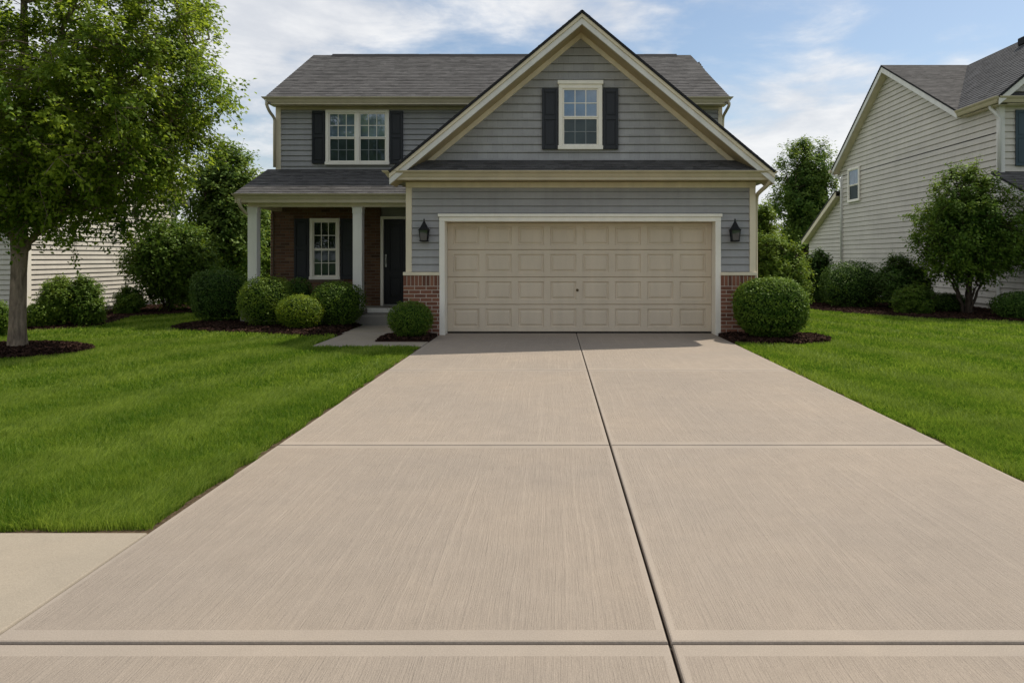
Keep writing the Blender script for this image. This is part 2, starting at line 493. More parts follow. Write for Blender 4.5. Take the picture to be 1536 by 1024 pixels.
W = bpy.data.worlds.new('World'); sc.world = W; W.use_nodes = True
t = W.node_tree; bg = t.nodes['Background']; L = t.links.new
sky = t.nodes.new('ShaderNodeTexSky'); sky.sky_type = 'NISHITA'; sky.sun_disc = False
sky.sun_elevation = math.asin(S.z); sky.sun_rotation = math.atan2(S.x, S.y)
sky.air_density = 1.0; sky.dust_density = 1.2; sky.ozone_density = 1.6
tc = t.nodes.new('ShaderNodeTexCoord')


def wmath(op, a, b=0.0, clamp=False):
    n = t.nodes.new('ShaderNodeMath'); n.operation = op; n.use_clamp = clamp
    for i, v in enumerate((a, b)):
        if isinstance(v, (int, float)): n.inputs[i].default_value = v
        else: L(v, n.inputs[i])
    return n.outputs[0]


def wnoise(scale3, loc, sc_, det, rough=.55, dist=0.):
    m = t.nodes.new('ShaderNodeMapping'); m.inputs['Scale'].default_value = scale3; m.inputs['Location'].default_value = loc
    L(tc.outputs['Generated'], m.inputs[0]); n = t.nodes.new('ShaderNodeTexNoise')
    L(m.outputs[0], n.inputs['Vector']); n.inputs['Scale'].default_value = sc_; n.inputs['Detail'].default_value = det
    n.inputs['Roughness'].default_value = rough; n.inputs['Distortion'].default_value = dist; return n.outputs['Fac']


def wrange(v, a, b, c, d):
    n = t.nodes.new('ShaderNodeMapRange'); n.interpolation_type = 'SMOOTHSTEP'; L(v, n.inputs[0])
    for i, x in enumerate((a, b, c, d)): n.inputs[i + 1].default_value = x
    return n.outputs[0]


sxyz = t.nodes.new('ShaderNodeSeparateXYZ'); L(tc.outputs['Generated'], sxyz.inputs[0])
c1 = wnoise((1.0, 1.0, 2.6), (1.3, .4, .75), 2.3, 9, .56, .25)
c2 = wnoise((1.0, 1.0, 3.2), (4.1, 2.2, 1.1), 5.5, 8, .6, .3)
cov = wmath('ADD', wmath('MULTIPLY', c1, .72), wmath('MULTIPLY', c2, .28))
# more cloud to the left and close to the horizon, clear gaps high on the right
cov = wmath('ADD', cov, wmath('MULTIPLY', wrange(sxyz.outputs[0], -.45, .25, 1, 0), .075))
cov = wmath('ADD', cov, wmath('MULTIPLY', wrange(sxyz.outputs[2], .03, .30, 1, 0), .06))
dens = wrange(cov, .440, .600, 0, 1)
shade = wrange(c2, .35, .70, 0, 1)
mixc = t.nodes.new('ShaderNodeMix'); mixc.data_type = 'RGBA'
L(shade, mixc.inputs[0]); mixc.inputs[6].default_value = (6.2, 6.4, 6.8, 1); mixc.inputs[7].default_value = (8.5, 8.45, 8.4, 1)
skt = t.nodes.new('ShaderNodeMix'); skt.data_type = 'RGBA'; skt.blend_type = 'MULTIPLY'; skt.inputs[0].default_value = 1
L(sky.outputs[0], skt.inputs[6]); skt.inputs[7].default_value = (1.05, 1.07, 1.04, 1)
mx = t.nodes.new('ShaderNodeMix'); mx.data_type = 'RGBA'
L(wmath('MULTIPLY', dens, .9), mx.inputs[0]); L(skt.outputs[2], mx.inputs[6]); L(mixc.outputs[2], mx.inputs[7])
L(mx.outputs[2], bg.inputs[0]); bg.inputs[1].default_value = .116

sc.view_settings.view_transform = 'Standard'; sc.view_settings.look = 'None'; sc.view_settings.exposure = 0
sc.cycles.use_denoising = True
try: sc.cycles.denoiser = 'OPENIMAGEDENOISE'
except Exception: pass
sc.cycles.max_bounces = 8; sc.cycles.diffuse_bounces = 4; sc.cycles.transparent_max_bounces = 4

# ------------------------------------------------------------------ ground, driveway, paths
g = MB(); g.quad((-900, -300, -.035), (900, -300, -.035), (900, 1500, -.035), (-900, 1500, -.035))
tag(g.build('lawn', M['ground']), 'wide mown green lawn around the houses', kind='structure')

DL, DR, DC = -2.14, 3.05, .44           # driveway edges and centre joint
JY = [-3.0, 2.764, 5.676, 9.44, 14.2]   # cross joints


def slab(mb, x0, x1, y0, y1, top=0., gap=.009, marg=.07, marg_x=.03, th=.1):
    """slab panel with rounded edge, trowelled margin (material 1) and broomed field (material 0)"""
    e = .009; x0 += gap * .7; x1 -= gap * .7; y0 += gap; y1 -= gap
    R = [(0, -th), (0, -e), (e * .35, -e * .3), (e, 0), (marg, 0)]
    vs = []
    for d, z in R:
        f = d if d < .02 else marg_x
        vs += [(x0 + f, y0 + d, top + z), (x1 - f, y0 + d, top + z), (x1 - f, y1 - d, top + z), (x0 + f, y1 - d, top + z)]
    fs = [(i * 4 + k, i * 4 + (k + 1) % 4, i * 4 + 4 + (k + 1) % 4, i * 4 + 4 + k) for i in range(4) for k in range(4)]
    mb.add(vs, fs, 1); mb.add(vs[16:], [(0, 1, 2, 3)], 0)


d = MB()
for i in range(4):
    mg = .085
    d.tint = (.45, .40, .55, .66)[i]; slab(d, DL, DC, JY[i], JY[i + 1], marg=mg); d.tint = (.50, .55, .50, .72)[i]; slab(d, DC, DR, JY[i], JY[i + 1], marg=mg)
d.box(DL + .02, DR - .02, -3, 14.18, -.1, -.022, 2)
tag(d.build('driveway', [M['broom'], M['smooth'], M['joint']]), 'broom finished concrete driveway in jointed panels', kind='structure')

sw = MB()
for i in range(8):
    b = DL - i * 1.55; slab(sw, b - 1.55, b, 2.45, 3.885, top=-.002, marg=.05)
    b = DR + i * 1.55; slab(sw, b, b + 1.55, 2.45, 3.885, top=-.002, marg=.05)
tag(sw.build('sidewalk', [M['walkc'], M['walkc']]), 'yellowish concrete sidewalk meeting the driveway', kind='structure')
st = MB(); st.box(-60, 60, -12, -3.05, -.06, -.02)
tag(st.build('street', m_concrete('street_asphalt', (.06, .06, .06), False)), 'street behind the driveway apron', kind='structure')

wk = MB()
slab(wk, -3.98, DL - .005, 12.0, 12.62, marg=.04); slab(wk, -3.98, -3.08, 12.62, 14.0, marg=.04); slab(wk, -4.05, -3.08, 14.0, 15.5, top=.012, marg=.04)
tag(wk.build('walkway', [M['walkc'], M['smooth']]), 'concrete front walk leading from the driveway to the porch', kind='structure')

# ------------------------------------------------------------------ main house
H = empty('suburban_house', (-1.0, 17.6, 0), 'two storey grey sided house with brick porch and front garage', 'house')
rnd = random.Random(3)
YG = 13.75; YM = 17.6; YP = 17.5
GL, GR = -2.75, 3.775; GX = .516; GZ = 5.88; GS = .832


def bricks(mb, O, U, Nn, u0, u1, z0, z1, soldier=False, holes=()):
    """individual bricks standing 8 mm proud of a mortar backing"""
    bl, bh, j = .20, .056, .016
    frame_box(mb, O, U, Nn, u0 + .002, u1 - .002, z0, z1 - .003, -.05, 0, 1)
    zt = z1
    if soldier:
        u = u0
        while u < u1 - .02:
            w = min(bh, u1 - u); mb.tint = rnd.random(); frame_box(mb, O, U, Nn, u, u + w, z1 - .19, z1, -.04, .009, 0); u += bh + j
        zt = z1 - .19 - j
    z = zt; row = 0
    while z > z0 + .02:
        b = max(z - bh, z0); u = u0 - (bl + j) * (.5 if row % 2 else 0)
        while u < u1:
            a, c = max(u, u0), min(u + bl, u1)
            if c - a > .02 and not any(h[0] < c and h[1] > a and h[2] < z and h[3] > b for h in holes):
                mb.tint = min(1, max(0, rnd.gauss(.5, .25))); frame_box(mb, O, U, Nn, a, c, b, z, -.04, .008 + rnd.uniform(-.002, .002), 0)
            u += bl + j
        z -= bh + j; row += 1


# garage lower wall: lap siding in three pieces around the door opening
OX0, OX1, OZ = -2.03, 3.03, 2.12
m = MB()
for a, b, z0 in ((GL + .1, OX0 - .1, 1.17), (OX1 + .1, GR - .1, 1.17)):
    lap(m, (0, YG, 0), UX, (0, 0, 1), NF, z0, 2.262, .1365, .022, const(a), const(b), shade_groove=(.017, .040))
lap(m, (0, YG, 0), UX, (0, 0, 1), NF, 2.262, 2.76, .1365, .022, const(GL + .1), const(GR - .1), shade_groove=(.017, .040))
for xx, nn in ((GL + .01, (-1, 0, 0)), (GR - .01, (1, 0, 0))):
    lap(m, (xx, 0, 0), (0, 1, 0), (0, 0, 1), nn, .05, 2.9, .1365, .022, const(YG + .02), const(YM), shade_groove=(.017, .040))
m.build('wall', M['siding'], H)
m = MB(); m.box(GL + .02, OX0 - .05, YG + .02, YG + .12, 0, 2.9); m.box(OX1 + .05, GR - .02, YG + .02, YG + .12, 0, 2.9); m.box(OX0 - .05, OX1 + .05, YG + .02, YG + .12, OZ + .05, 2.9)
m.build('wall_sheathing', M['siding'], H)
# brick piers
m = MB()
bricks(m, (0, YG - .05, 0), UX, NF, GL - .05, OX0 - .1, -.05, 1.11, True)
m.build('brick_wainscot', [M['brick'], M['mortar']], H); m = MB()
bricks(m, (0, YG - .05, 0), UX, NF, OX1 + .1, GR + .02, -.05, 1.11, True)
bricks(m, (GR + .02 - .05, 0, 0), (0, 1, 0), (1, 0, 0), YG - .04, YG + .6, -.05, 1.11, True)
m.build('brick_wainscot', [M['brick'], M['mortar']], H)
for a, b in ((GL - .055, OX0 - .1), (OX1 + .1, GR + .03)):
    m = MB(); m.box(a, b, YG - .075, YG + .03, 1.112, 1.175)
    m.build('sill_band', M['trim'], H, .005)
for a, b in ((GL - .01, GL + .1), (GR - .1, GR + .01)):
    m = MB(); m.box(a, b, YG - .034, YG + .09, 1.176, 2.752); m.build('corner_board', M['trim'], H, .004)
m = MB(); m.box(GL - .012, GR + .012, YG - .038, YG + .03, 2.753, 2.858)
m.build('frieze_board', M['trim'], H, .004)
# garage door casing and door
m = MB()
m.box(OX0 - .105, OX0, YG - .045, YG + .34, -.02, OZ); m.box(OX1, OX1 + .105, YG - .045, YG + .34, -.02, OZ)
m.box(OX0 - .105, OX1 + .105, YG - .045, YG + .34, OZ + .001, OZ + .085); m.box(OX0 - .125, OX1 + .125, YG - .075, YG + .03, OZ + .086, OZ + .145)
m.build('garage_door_casing', M['wtrim'], H, .005)
m = MB(); yd = YG + .29; nc = 8; x0, x1 = OX0 + .003, OX1 - .003; z0, z1 = .025, OZ - .003; sh = (z1 - z0) / 4; cw = (x1 - x0 - .10) / nc
for r in range(4):
    a, b = z0 + r * sh, z0 + (r + 1) * sh
    for (ya, yb, za, zb) in ((yd + .024, yd + .006, a, a + .006), (yd + .006, yd, a + .006, a + .014)):
        m.quad((x0, ya, za), (x1, ya, za), (x1, yb, zb), (x0, yb, zb))
    for (ya, yb, za, zb) in ((yd, yd + .008, b - .010, b - .004), (yd + .008, yd + .024, b - .004, b)):
        m.quad((x0, ya, za), (x1, ya, za), (x1, yb, zb), (x0, yb, zb))
    aa, bb = a + .014, b - .010
    for xa, xb in ((x0, x0 + .05), (x1 - .05, x1)): m.quad((xa, yd, aa), (xb, yd, aa), (xb, yd, bb), (xa, yd, bb))
    for c in range(nc):
        cx0 = x0 + .05 + c * cw; cx1 = cx0 + cw
        px0, px1, pz0, pz1 = cx0 + cw * .10, cx1 - cw * .10, a + sh * .18, b - sh * .16
        rings = [(cx0, cx1, aa, bb, yd)]
        for ins, dy in ((0, 0), (.010, .020), (.026, .022), (.058, .004), (.066, .004)):
            rings.append((px0 + ins, px1 - ins, pz0 + ins, pz1 - ins, yd + dy))
        vs = []
        for (p, q, e, f, y) in rings: vs += [(p, y, e), (q, y, e), (q, y, f), (p, y, f)]
        fs = [(i * 4 + k, i * 4 + (k + 1) % 4, i * 4 + 4 + (k + 1) % 4, i * 4 + 4 + k) for i in range(len(rings) - 1) for k in range(4)]
        fs.append(tuple((len(rings) - 1) * 4 + k for k in range(4))); m.add(vs, fs)
m.box(x0, x1, yd + .025, yd + .06, z0, z1)
GD = m.build('garage_door', M['door'], H)
m = MB(); lx, lz = .46, .824
m.lathe((0, 0, 0), [(.026, 0), (.026, .006), (.018, .012), (.012, .020), (.012, .03)], 14)
m.v = [(lx + v[0], yd - v[2], lz + v[1]) for v in m.v]; m.box(lx - .004, lx + .004, yd - .045, yd - .028, lz - .014, lz + .014)
m.build('lock_handle', M['brass'], GD)
m = MB(); m.box(x0, x1, yd - .002, yd + .05, -.01, .0245)
m.build('bottom_seal', M['black'], GD)

# gable above the garage
zr = lambda x: GZ - GS * abs(x - GX)
WB = 3.27
m = MB()
lap(m, (0, YG, 0), UX, (0, 0, 1), NF, WB - .02, GZ - .26, .151, .022, lambda z: GX - (GZ - .25 - z) / GS, lambda z: GX + (GZ - .25 - z) / GS, shade_groove=(.017, .040))
m.build('gable_wall', M['shake'], H)
window(H, (0, YG - .036, 0), UX, NF, .10, .9125, 3.4625, 4.675, 1, True)
shutter(H, (0, YG - .036, 0), UX, NF, -.2125, .083, 3.465, 4.60); shutter(H, (0, YG - .036, 0), UX, NF, .93, 1.2125, 3.465, 4.60)
# pent roof strip
m = MB(); sl_v = Vector((0, .53, .27)).normalized(); nn = Vector((0, -.27, .53)).normalized()
lap(m, (0, 13.2, 3.0), UX, sl_v, nn, 0, .60, .1, .012, const(-2.86), const(3.89), None, .004, .32, rnd)
m.build('pent_roof', M['roof'], H)
# garage roof slopes
m = MB(); YB = 18.6; y0 = 13.14; th = .035
el, er = GX - 3.47, GX + 3.47
for s, xe in ((-1, el), (1, er)):
    V = Vector((-s, 0, GS)).normalized(); Nn = Vector((s * GS, 0, 1)).normalized(); U = Vector((0, 1, 0))
    O = Vector((xe, 0, GZ - GS * 3.47)); ln = 3.47 * math.hypot(1, GS)
    lap(m, O, U, V, Nn, 0, ln, .14, .010, const(y0), const(YB), 0, .004, .33, rnd)
    for (ya, yb) in ((y0, y0 + .02),):
        a = O + U * ya; b = a + V * ln
        m.prism([a + Nn * .009, b + Nn * .009, b - Nn * .03, a - Nn * .03], U * (YB - ya), 1)
m.build('garage_roof', [M['roof_x'], M['roof_edge']], H)


def rake_boards(mb, top, bot, y0, y1, xl=None, xr=None, mi=None):
    """two sloped boards meeting at the apex, vertical extent top..bot below the roof line"""
    for s, xe in ((-1, xl if xl is not None else el), (1, xr if xr is not None else er)):
        p = [(GX, y0, zr(GX) - top), (xe, y0, zr(xe) - top), (xe, y0, zr(xe) - bot), (GX, y0, zr(GX) - bot)]
        mb.prism(p, (0, y1 - y0, 0), mi)


m = MB(); rake_boards(m, .042, .115, 13.17, 13.24); m.build('rake_crown', M['trim'], H, .004)
m = MB(); rake_boards(m, .1155, .235, 13.195, 13.24); m.build('rake_fascia', M['rake'], H, .004)
m = MB(); rake_boards(m, .205, .225, 13.241, YG + .05); m.build('rake_soffit', M['soffit'], H)
m = MB(); rake_boards(m, .226, .335, YG - .045, YG + .02, GX - 3.1, GX + 3.1); m.build('rake_frieze', M['trim'], H, .004)
# garage eave: soffit, fascia, gutter
m = MB()
n = 190
for i in range(n):     # grooved soffit panels
    a = GL - .2 + (GR - GL + .4) * i / n; b = GL - .2 + (GR - GL + .4) * (i + 1) / n
    m.box(a + .004, b - .004, 13.3, YG + .02, 2.862, 2.872)
m.box(GL - .2, GR + .2, 13.3, YG + .03, 2.8725, 2.885)
m.build('eave_soffit', M['soffit'], H)
m = MB(); m.box(GL - .22, GR + .2, 13.262, 13.30, 2.85, 2.99); m.box(GL - .22, GL - .19, 13.301, YM, 2.85, 2.99); m.box(GR + .17, GR + .2, 13.301, YM, 2.85, 2.99)
m.box(GL - .189, GL - .02, 13.76, YM, 2.866, 2.885); m.box(GR + .02, GR + .169, 13.76, YM, 2.866, 2.885)
m.build('eave_fascia', M['gutter'], H, .003)
m = MB(); gutter(m, GL - .235, GR + .115, 13.262, 13.262, 2.89, 3.012, .10)
gutter(m, GR + .202, GR + .21, YM - .1, 13.3, 2.89, 3.01, .07)
m.build('gutter', M['gutter'], H)
m = MB(); m.tube(spline([(3.93, 13.24, 2.91), (3.93, 13.25, 2.85), (3.89, 13.34, 2.76), (3.83, 13.62, 2.66), (3.825, 13.80, 2.58), (3.825, 13.86, 2.3)], 5) + [Vector((3.825, 13.86, .12)), Vector((3.87, 13.7, .05))], .038, 8)
m.build('downspout', M['gutter'], H, smooth=True)

# upper storey of the main house
ML, MR = -6.656, 4.05; EY, EZ = 17.17, 5.20; RY, RZ = 20.6, 7.12
m = MB()
lap(m, (0, YM, 0), UX, (0, 0, 1), NF, 2.6, 5.06, .1275, .022, const(ML + .1), const(MR - .08), shade_groove=(.017, .040))
rs = (RZ - EZ) / (RY - EY); BY = 2 * RY - YM
for xx, nx in ((ML + .01, (-1, 0, 0)), (MR - .01, (1, 0, 0))):
    lap(m, (xx, 0, 0), (0, 1, 0), (0, 0, 1), nx, .1, 5.06, .1275, .022, const(YM + .02), const(BY), shade_groove=(.017, .040))
    lap(m, (xx, 0, 0), (0, 1, 0), (0, 0, 1), nx, 5.06, 6.85, .1275, .022, lambda z: RY - (RZ - .12 - z) / rs, lambda z: RY + (RZ - .12 - z) / rs, shade_groove=(.017, .040))
m.box(ML + .03, MR - .03, YM + .02, BY, 0, 5.05)
m.build('upper_wall', M['siding'], H)
for a, b in ((ML, ML + .125), (MR - .1, MR)):
    m = MB(); m.box(a, b, YM - .03, YM + .1, 2.7, 5.05); m.build('corner_board', M['trim'], H, .004)
m = MB(); m.box(ML + .125, MR - .1, YM - .032, YM + .01, 4.985, 5.055); m.build('frieze_board', M['gutter'], H, .004)
window(H, (0, YM - .036, 0), UX, NF, -5.446, -3.93, 3.66, 4.975, 2)
shutter(H, (0, YM - .036, 0), UX, NF, -5.775, -5.465, 3.69, 4.95); shutter(H, (0, YM - .036, 0), UX, NF, -3.91, -3.60, 3.69, 4.95)
m = MB()
V = Vector((0, 1, rs)).normalized(); Nn = Vector((0, -rs, 1)).normalized(); ln = (RY - EY) * math.hypot(1, rs)
RL0, RR0, RL1, RR1 = -6.755, 4.14, -6.74, 3.86
lap(m, (0, EY, EZ), UX, V, Nn, 0, ln, .135, .009, lambda v: RL0 + (RL1 - RL0) * v / ln, lambda v: RR0 + (RR1 - RR0) * v / ln, 0, .004, .34, rnd)
a, b, c, e = Vector((RL0, EY, EZ)), Vector((RR0, EY, EZ)), Vector((RR1, RY, RZ)), Vector((RL1, RY, RZ))
m.prism([a, b, c, e], (0, 0, -.035), 1)
m.prism([Vector((RL1, RY + .002, RZ)), Vector((RR1, RY + .002, RZ)), Vector((RR0, 2 * RY - EY, EZ)), Vector((RL0, 2 * RY - EY, EZ))], (0, 0, -.035), 0)
m.build('main_roof', [M['roof'], M['roof_edge']], H)
m = MB()
x = -6.2
while x < 3.3:
    m.prism([(x, RY - .15, RZ - .068), (x, RY, RZ + .035 + rnd.uniform(0, .006)), (x, RY + .15, RZ - .068)], (.3, 0, 0)); x += .302
m.build('ridge_vent', M['roof_edge'], H)
m = MB()
for xa in (RL0 + .002, RR0 - .032):
    m = MB(); xb = xa + .03; xc = (xa - RL0) + RL1 if xa < 0 else RR1 - .032
    for s in (-1, 1):
        ye = RY + s * (RY - EY)
        p = [(xa, ye, EZ - .038), (xc, RY, RZ - .038), (xc, RY, RZ - .2), (xa, ye, EZ - .17)]
        m.prism(p, (.03, 0, 0))
    m.build('rake_fascia', M['rake'], H, .003)
m = MB(); m.box(RL0 + .04, RR0 - .04, EY + .09, YM + .03, 5.056, 5.07)
m.box(RL0 + .03, RR0 - .03, EY + .05, EY + .088, 5.04, 5.16)
m.build('eave_fascia', M['gutter'], H, .003)
m = MB(); gutter(m, RL0 + .02, RR0 - .02, EY + .05, EY + .045, 5.075, 5.205, .09); m.build('gutter', M['gutter'], H)
m = MB(); m.tube(spline([(-6.72, 17.19, 5.08), (-6.72, 17.2, 5.02), (-6.70, 17.3, 4.9), (-6.66, 17.5, 4.76), (-6.66, 17.52, 4.6)], 5) + [Vector((-6.66, 17.52, 3.6))], .036, 8)
m.build('downspout', M['gutter'], H, smooth=True)
m = MB(); m.tube(spline([(4.12, 17.19, 5.08), (4.12, 17.22, 5.0), (4.10, 17.4, 4.92), (4.09, 17.66, 4.82), (4.09, 17.7, 4.6)], 5) + [Vector((4.09, 17.7, .2))], .036, 8)
m.build('downspout', M['gutter'], H, smooth=True)

# porch
PE, PZ = 15.7, 2.81; PT, PTZ = 17.6, 3.56; ps = (PTZ - PZ) / (PT - PE)
V = Vector((0, 1, ps)).normalized(); Nn = Vector((0, -ps, 1)).normalized(); ln = (PT - PE) * math.hypot(1, ps)
m = MB(); lap(m, (0, PE, PZ), UX, V, Nn, 0, ln, .13, .010, const(-6.85), const(GL), 0, .004, .33, rnd)
m.prism([Vector((-6.85, PE, PZ)), Vector((GL, PE, PZ)), Vector((GL, PT, PTZ)), Vector((-6.85, PT, PTZ))], (0, 0, -.035), 1)
m.build('porch_roof', [M['roof'], M['roof_edge']], H)
m = MB(); m.prism([(-6.84, PE + .04, PZ - .02), (-6.84, PT - .04, PTZ - .035), (-6.84, PT - .04, 2.62), (-6.84, PE + .04, 2.62)], (.03, 0, 0)); m.build('porch_end_panel', M['trim'], H)
m = MB(); m.box(-6.8, GL - .01, PE + .06, YM, 2.648, 2.668); m.build('porch_ceiling', M['trim'], H)
m = MB(); m.box(-6.808, GL - .01, PE + .03, PE + .058, 2.62, 2.79); m.build('porch_fascia', M['gutter'], H, .003)
m = MB(); gutter(m, -6.80, GL - .08, PE + .03, PE + .03, 2.685, 2.812, .08); m.build('gutter', M['gutter'], H)
m = MB(); m.box(-6.64, GL - .012, 15.92, 16.10, 2.545, 2.646); m.box(-6.64, -6.46, 16.101, YP - .02, 2.545, 2.646); m.build('porch_beam', M['trim'], H, .004)
for xa in (-6.64, -4.36):
    m = MB(); m.box(xa + .008, xa + .208, 15.905, 16.105, .31, 2.43)
    m.box(xa, xa + .216, 15.897, 16.113, 2.40, 2.543); m.box(xa - .01, xa + .226, 15.887, 16.123, 2.515, 2.544); m.box(xa - .01, xa + .226, 15.887, 16.123, .302, .45)
    m.build('column', M['white'], H, .006)
m = MB(); m.tube(spline([(-6.73, 15.70, 2.70), (-6.73, 15.71, 2.62), (-6.71, 15.76, 2.52), (-6.68, 15.90, 2.42), (-6.61, 16.0, 2.36)], 5), .034, 8)
m.build('downspout', M['gutter'], H, smooth=True)
m = MB()
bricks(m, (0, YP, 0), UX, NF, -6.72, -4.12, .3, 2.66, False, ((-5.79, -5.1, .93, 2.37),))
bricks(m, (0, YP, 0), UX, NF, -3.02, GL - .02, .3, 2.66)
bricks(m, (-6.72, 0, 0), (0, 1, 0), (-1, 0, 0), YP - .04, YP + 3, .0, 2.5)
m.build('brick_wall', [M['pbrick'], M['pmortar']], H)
m = MB(); m.box(-6.74, -6.71, YP - .02, YP + .08, .3, 2.65); m.build('corner_board', M['trim'], H)
m = MB(); m.box(-6.75, GL - .02, 15.8, YP + .02, -.05, .19); m.box(-6.75, -4.2, 15.78, YP + .02, .19, .30); m.box(-4.2, GL - .02, 16.6, YP + .02, .19, .30)
m.build('porch_slab', M['porchc'], H, .01)
m = MB(); m.box(-4.22, GL - .03, 16.56, 16.598, .20, .304); m.build('step_riser', M['white'], H, .004)
window(H, (0, YP - .012, 0), UX, NF, -5.80, -5.088, .922, 2.38, 1, glass=('glass_dark', 'glass_low'), lowbar='wtrim')
shutter(H, (0, YP - .012, 0), UX, NF, -6.17, -5.82, .93, 2.37); shutter(H, (0, YP - .012, 0), UX, NF, -5.07, -4.72, .93, 2.37)
m = MB()
m.box(-4.12, -4.05, YP - .03, YP + .1, .3, 2.36); m.box(-3.09, -3.02, YP - .03, YP + .1, .3, 2.36); m.box(-4.12, -3.02, YP - .032, YP + .1, 2.361, 2.43)
m.build('door_casing', M['wtrim'], H, .004)
m = MB(); m.box(-4.05, -3.09, YP + .03, YP + .08, .33, 2.36)
for a, b in ((-3.93, -3.61), (-3.53, -3.21)):
    for c, e in ((.5, 1.0), (1.12, 2.22)):
        for (s, u, p, q) in ((a, a + .03, c, e), (b - .03, b, c, e), (a + .03, b - .03, c, c + .03), (a + .03, b - .03, e - .03, e)): m.box(s, u, YP + .012, YP + .03, p, q)
        m.box(a + .05, b - .05, YP + .018, YP + .03, c + .05, e - .05)
FD = m.build('front_door', M['fdoor'], H, .003)
m = MB(); m.box(-4.02, -3.98, YP + .012, YP + .03, 1.22, 1.52); m.tube(spline([(-4.0, YP + .01, 1.30), (-4.0, YP - .03, 1.33), (-4.0, YP - .03, 1.45), (-4.0, YP + .01, 1.48)], 4), .009, 8)
m.build('handle', M['steel'], FD)
m = MB(); m.box(-4.1, -3.04, YP - .02, YP + .1, .302, .33); m.build('threshold', M['steel'], H)


# wall lanterns
def lantern(x, z, label):
    r = empty('wall_lantern', (x, YG - .01, z), label, 'wall lamp', 'wall lanterns beside the garage door')
    y = YG - .13
    m = MB(); m.box(x - .045, x + .045, YG - .03, YG - .008, z - .06, z + .12); m.tube([(x, YG - .02, z + .08), (x, y + .02, z + .13)], .012, 6)
    m.build('back_plate', M['black'], r, .004)
    m = MB(); h0, h1, a, b = z - .13, z + .075, .062, .082
    for sx in (-1, 1):
        for sy in (-1, 1): m.tube([(x + sx * a, y + sy * a, h0), (x + sx * b, y + sy * b, h1)], .0075, 4)
    for hh, w in ((h0, a + .008), (h1, b + .008)):
        for s in (-1, 1): m.box(x - w, x + w, y + s * w - .008, y + s * w + .008, hh - .008, hh + .008); m.box(x + s * w - .008, x + s * w + .008, y - w + .009, y + w - .009, hh - .007, hh + .007)
    m.box(x - a, x + a, y - a, y + a, h0 - .014, h0 - .0081)
    m.build('frame', M['black'], r)
    m = MB(); k = .95
    P = [[(x + sx * w * k, y + sy * w * k, hh) for sx, sy in ((-1, -1), (1, -1), (1, 1), (-1, 1))] for hh, w in ((h0 + .009, a), (h1 - .009, b))]
    m.add(P[0] + P[1], [(i, (i + 1) % 4, 4 + (i + 1) % 4, 4 + i) for i in range(4)]); m.build('glass', M['frost'], r)
    m = MB(); m.lathe((x, y, h1 + .009), [(.112, 0), (.108, .012), (.078, .05), (.045, .105), (.018, .15), (.012, .165), (.016, .18), (.003, .205)], 4)
    rot = math.pi / 4; m.v = [(x + (v[0] - x) * math.cos(rot) - (v[1] - y) * math.sin(rot), y + (v[0] - x) * math.sin(rot) + (v[1] - y) * math.cos(rot), v[2]) for v in m.v]
    m.build('cap', M['black'], r)
    m = MB(); m.tube([(x, y, h0), (x, y, h0 + .07)], .014, 8); m.lathe((x, y, h0 + .07), [(.012, 0), (.016, .03), (.003, .07)], 8); m.build('candle_bulb', M['wtrim'], r)


lantern(-2.40, 1.885, 'black metal lantern on grey siding left of garage door')
lantern(3.375, 1.885, 'black metal lantern on grey siding right of garage door')

# ------------------------------------------------------------------ right neighbour
R = empty('beige_house', (14.0, 24.0, 0), 'large beige sided house on the right with steep side gable', 'house')
RX = 12.0; RYF, RYB = 19.7, 30.5
AX = 26.16; AZ = 8.30; sb, sf = .676, .528; EZR = 5.72
gz = lambda y: min(AZ - sb * (y - AX), AZ - sf * (AX - y)) if y > 21.27 else EZR
m = MB(); NX = (-1, 0, 0); UY = (0, 1, 0)
lap(m, (RX, 0, 0), UY, (0, 0, 1), NX, .15, 4.888, .179, .022, const(RYF), const(RYB), shade_groove=(.024, .040))
lap(m, (RX, 0, 0), UY, (0, 0, 1), NX, 4.804, 5.52, .179, .022, const(RYF), lambda z: AX + (AZ - .22 - z) / sb, shade_groove=(.024, .040))
lap(m, (RX, 0, 0), UY, (0, 0, 1), NX, 5.52, AZ - .24, .179, .022, lambda z: AX - (AZ - .22 - z) / sf, lambda z: AX + (AZ - .22 - z) / sb, shade_groove=(.024, .040))
lap(m, (0, RYF, 0), UX, (0, 0, 1), NF, .15, 5.52, .179, .022, const(RX + .1), const(18), shade_groove=(.024, .040))
lap(m, (0, RYF, 0), UX, (0, 0, 1), NF, 5.52, 8.0, .179, .022, lambda z: 14.75 - (8.05 - z) / .846, lambda z: 14.75 + (8.05 - z) / .846, shade_groove=(.024, .040))
m.box(RX + .03, 17.9, RYF + .03, RYB, 0, 5.4); m.box(RX + .03, 17.9, RYF + .03, 20.1, 5.4, 5.6)
m.build('wall', M['beige'], R)
m = MB(); m.box(RX - .03, RX + .12, RYF - .03, RYF + .12, .1, 5.5); m.build('corner_board', M['rake'], R, .004); m = MB(); m.box(RX - .03, RX + .02, RYB - .12, RYB, .1, 4.9); m.build('corner_board', M['rake'], R, .004)
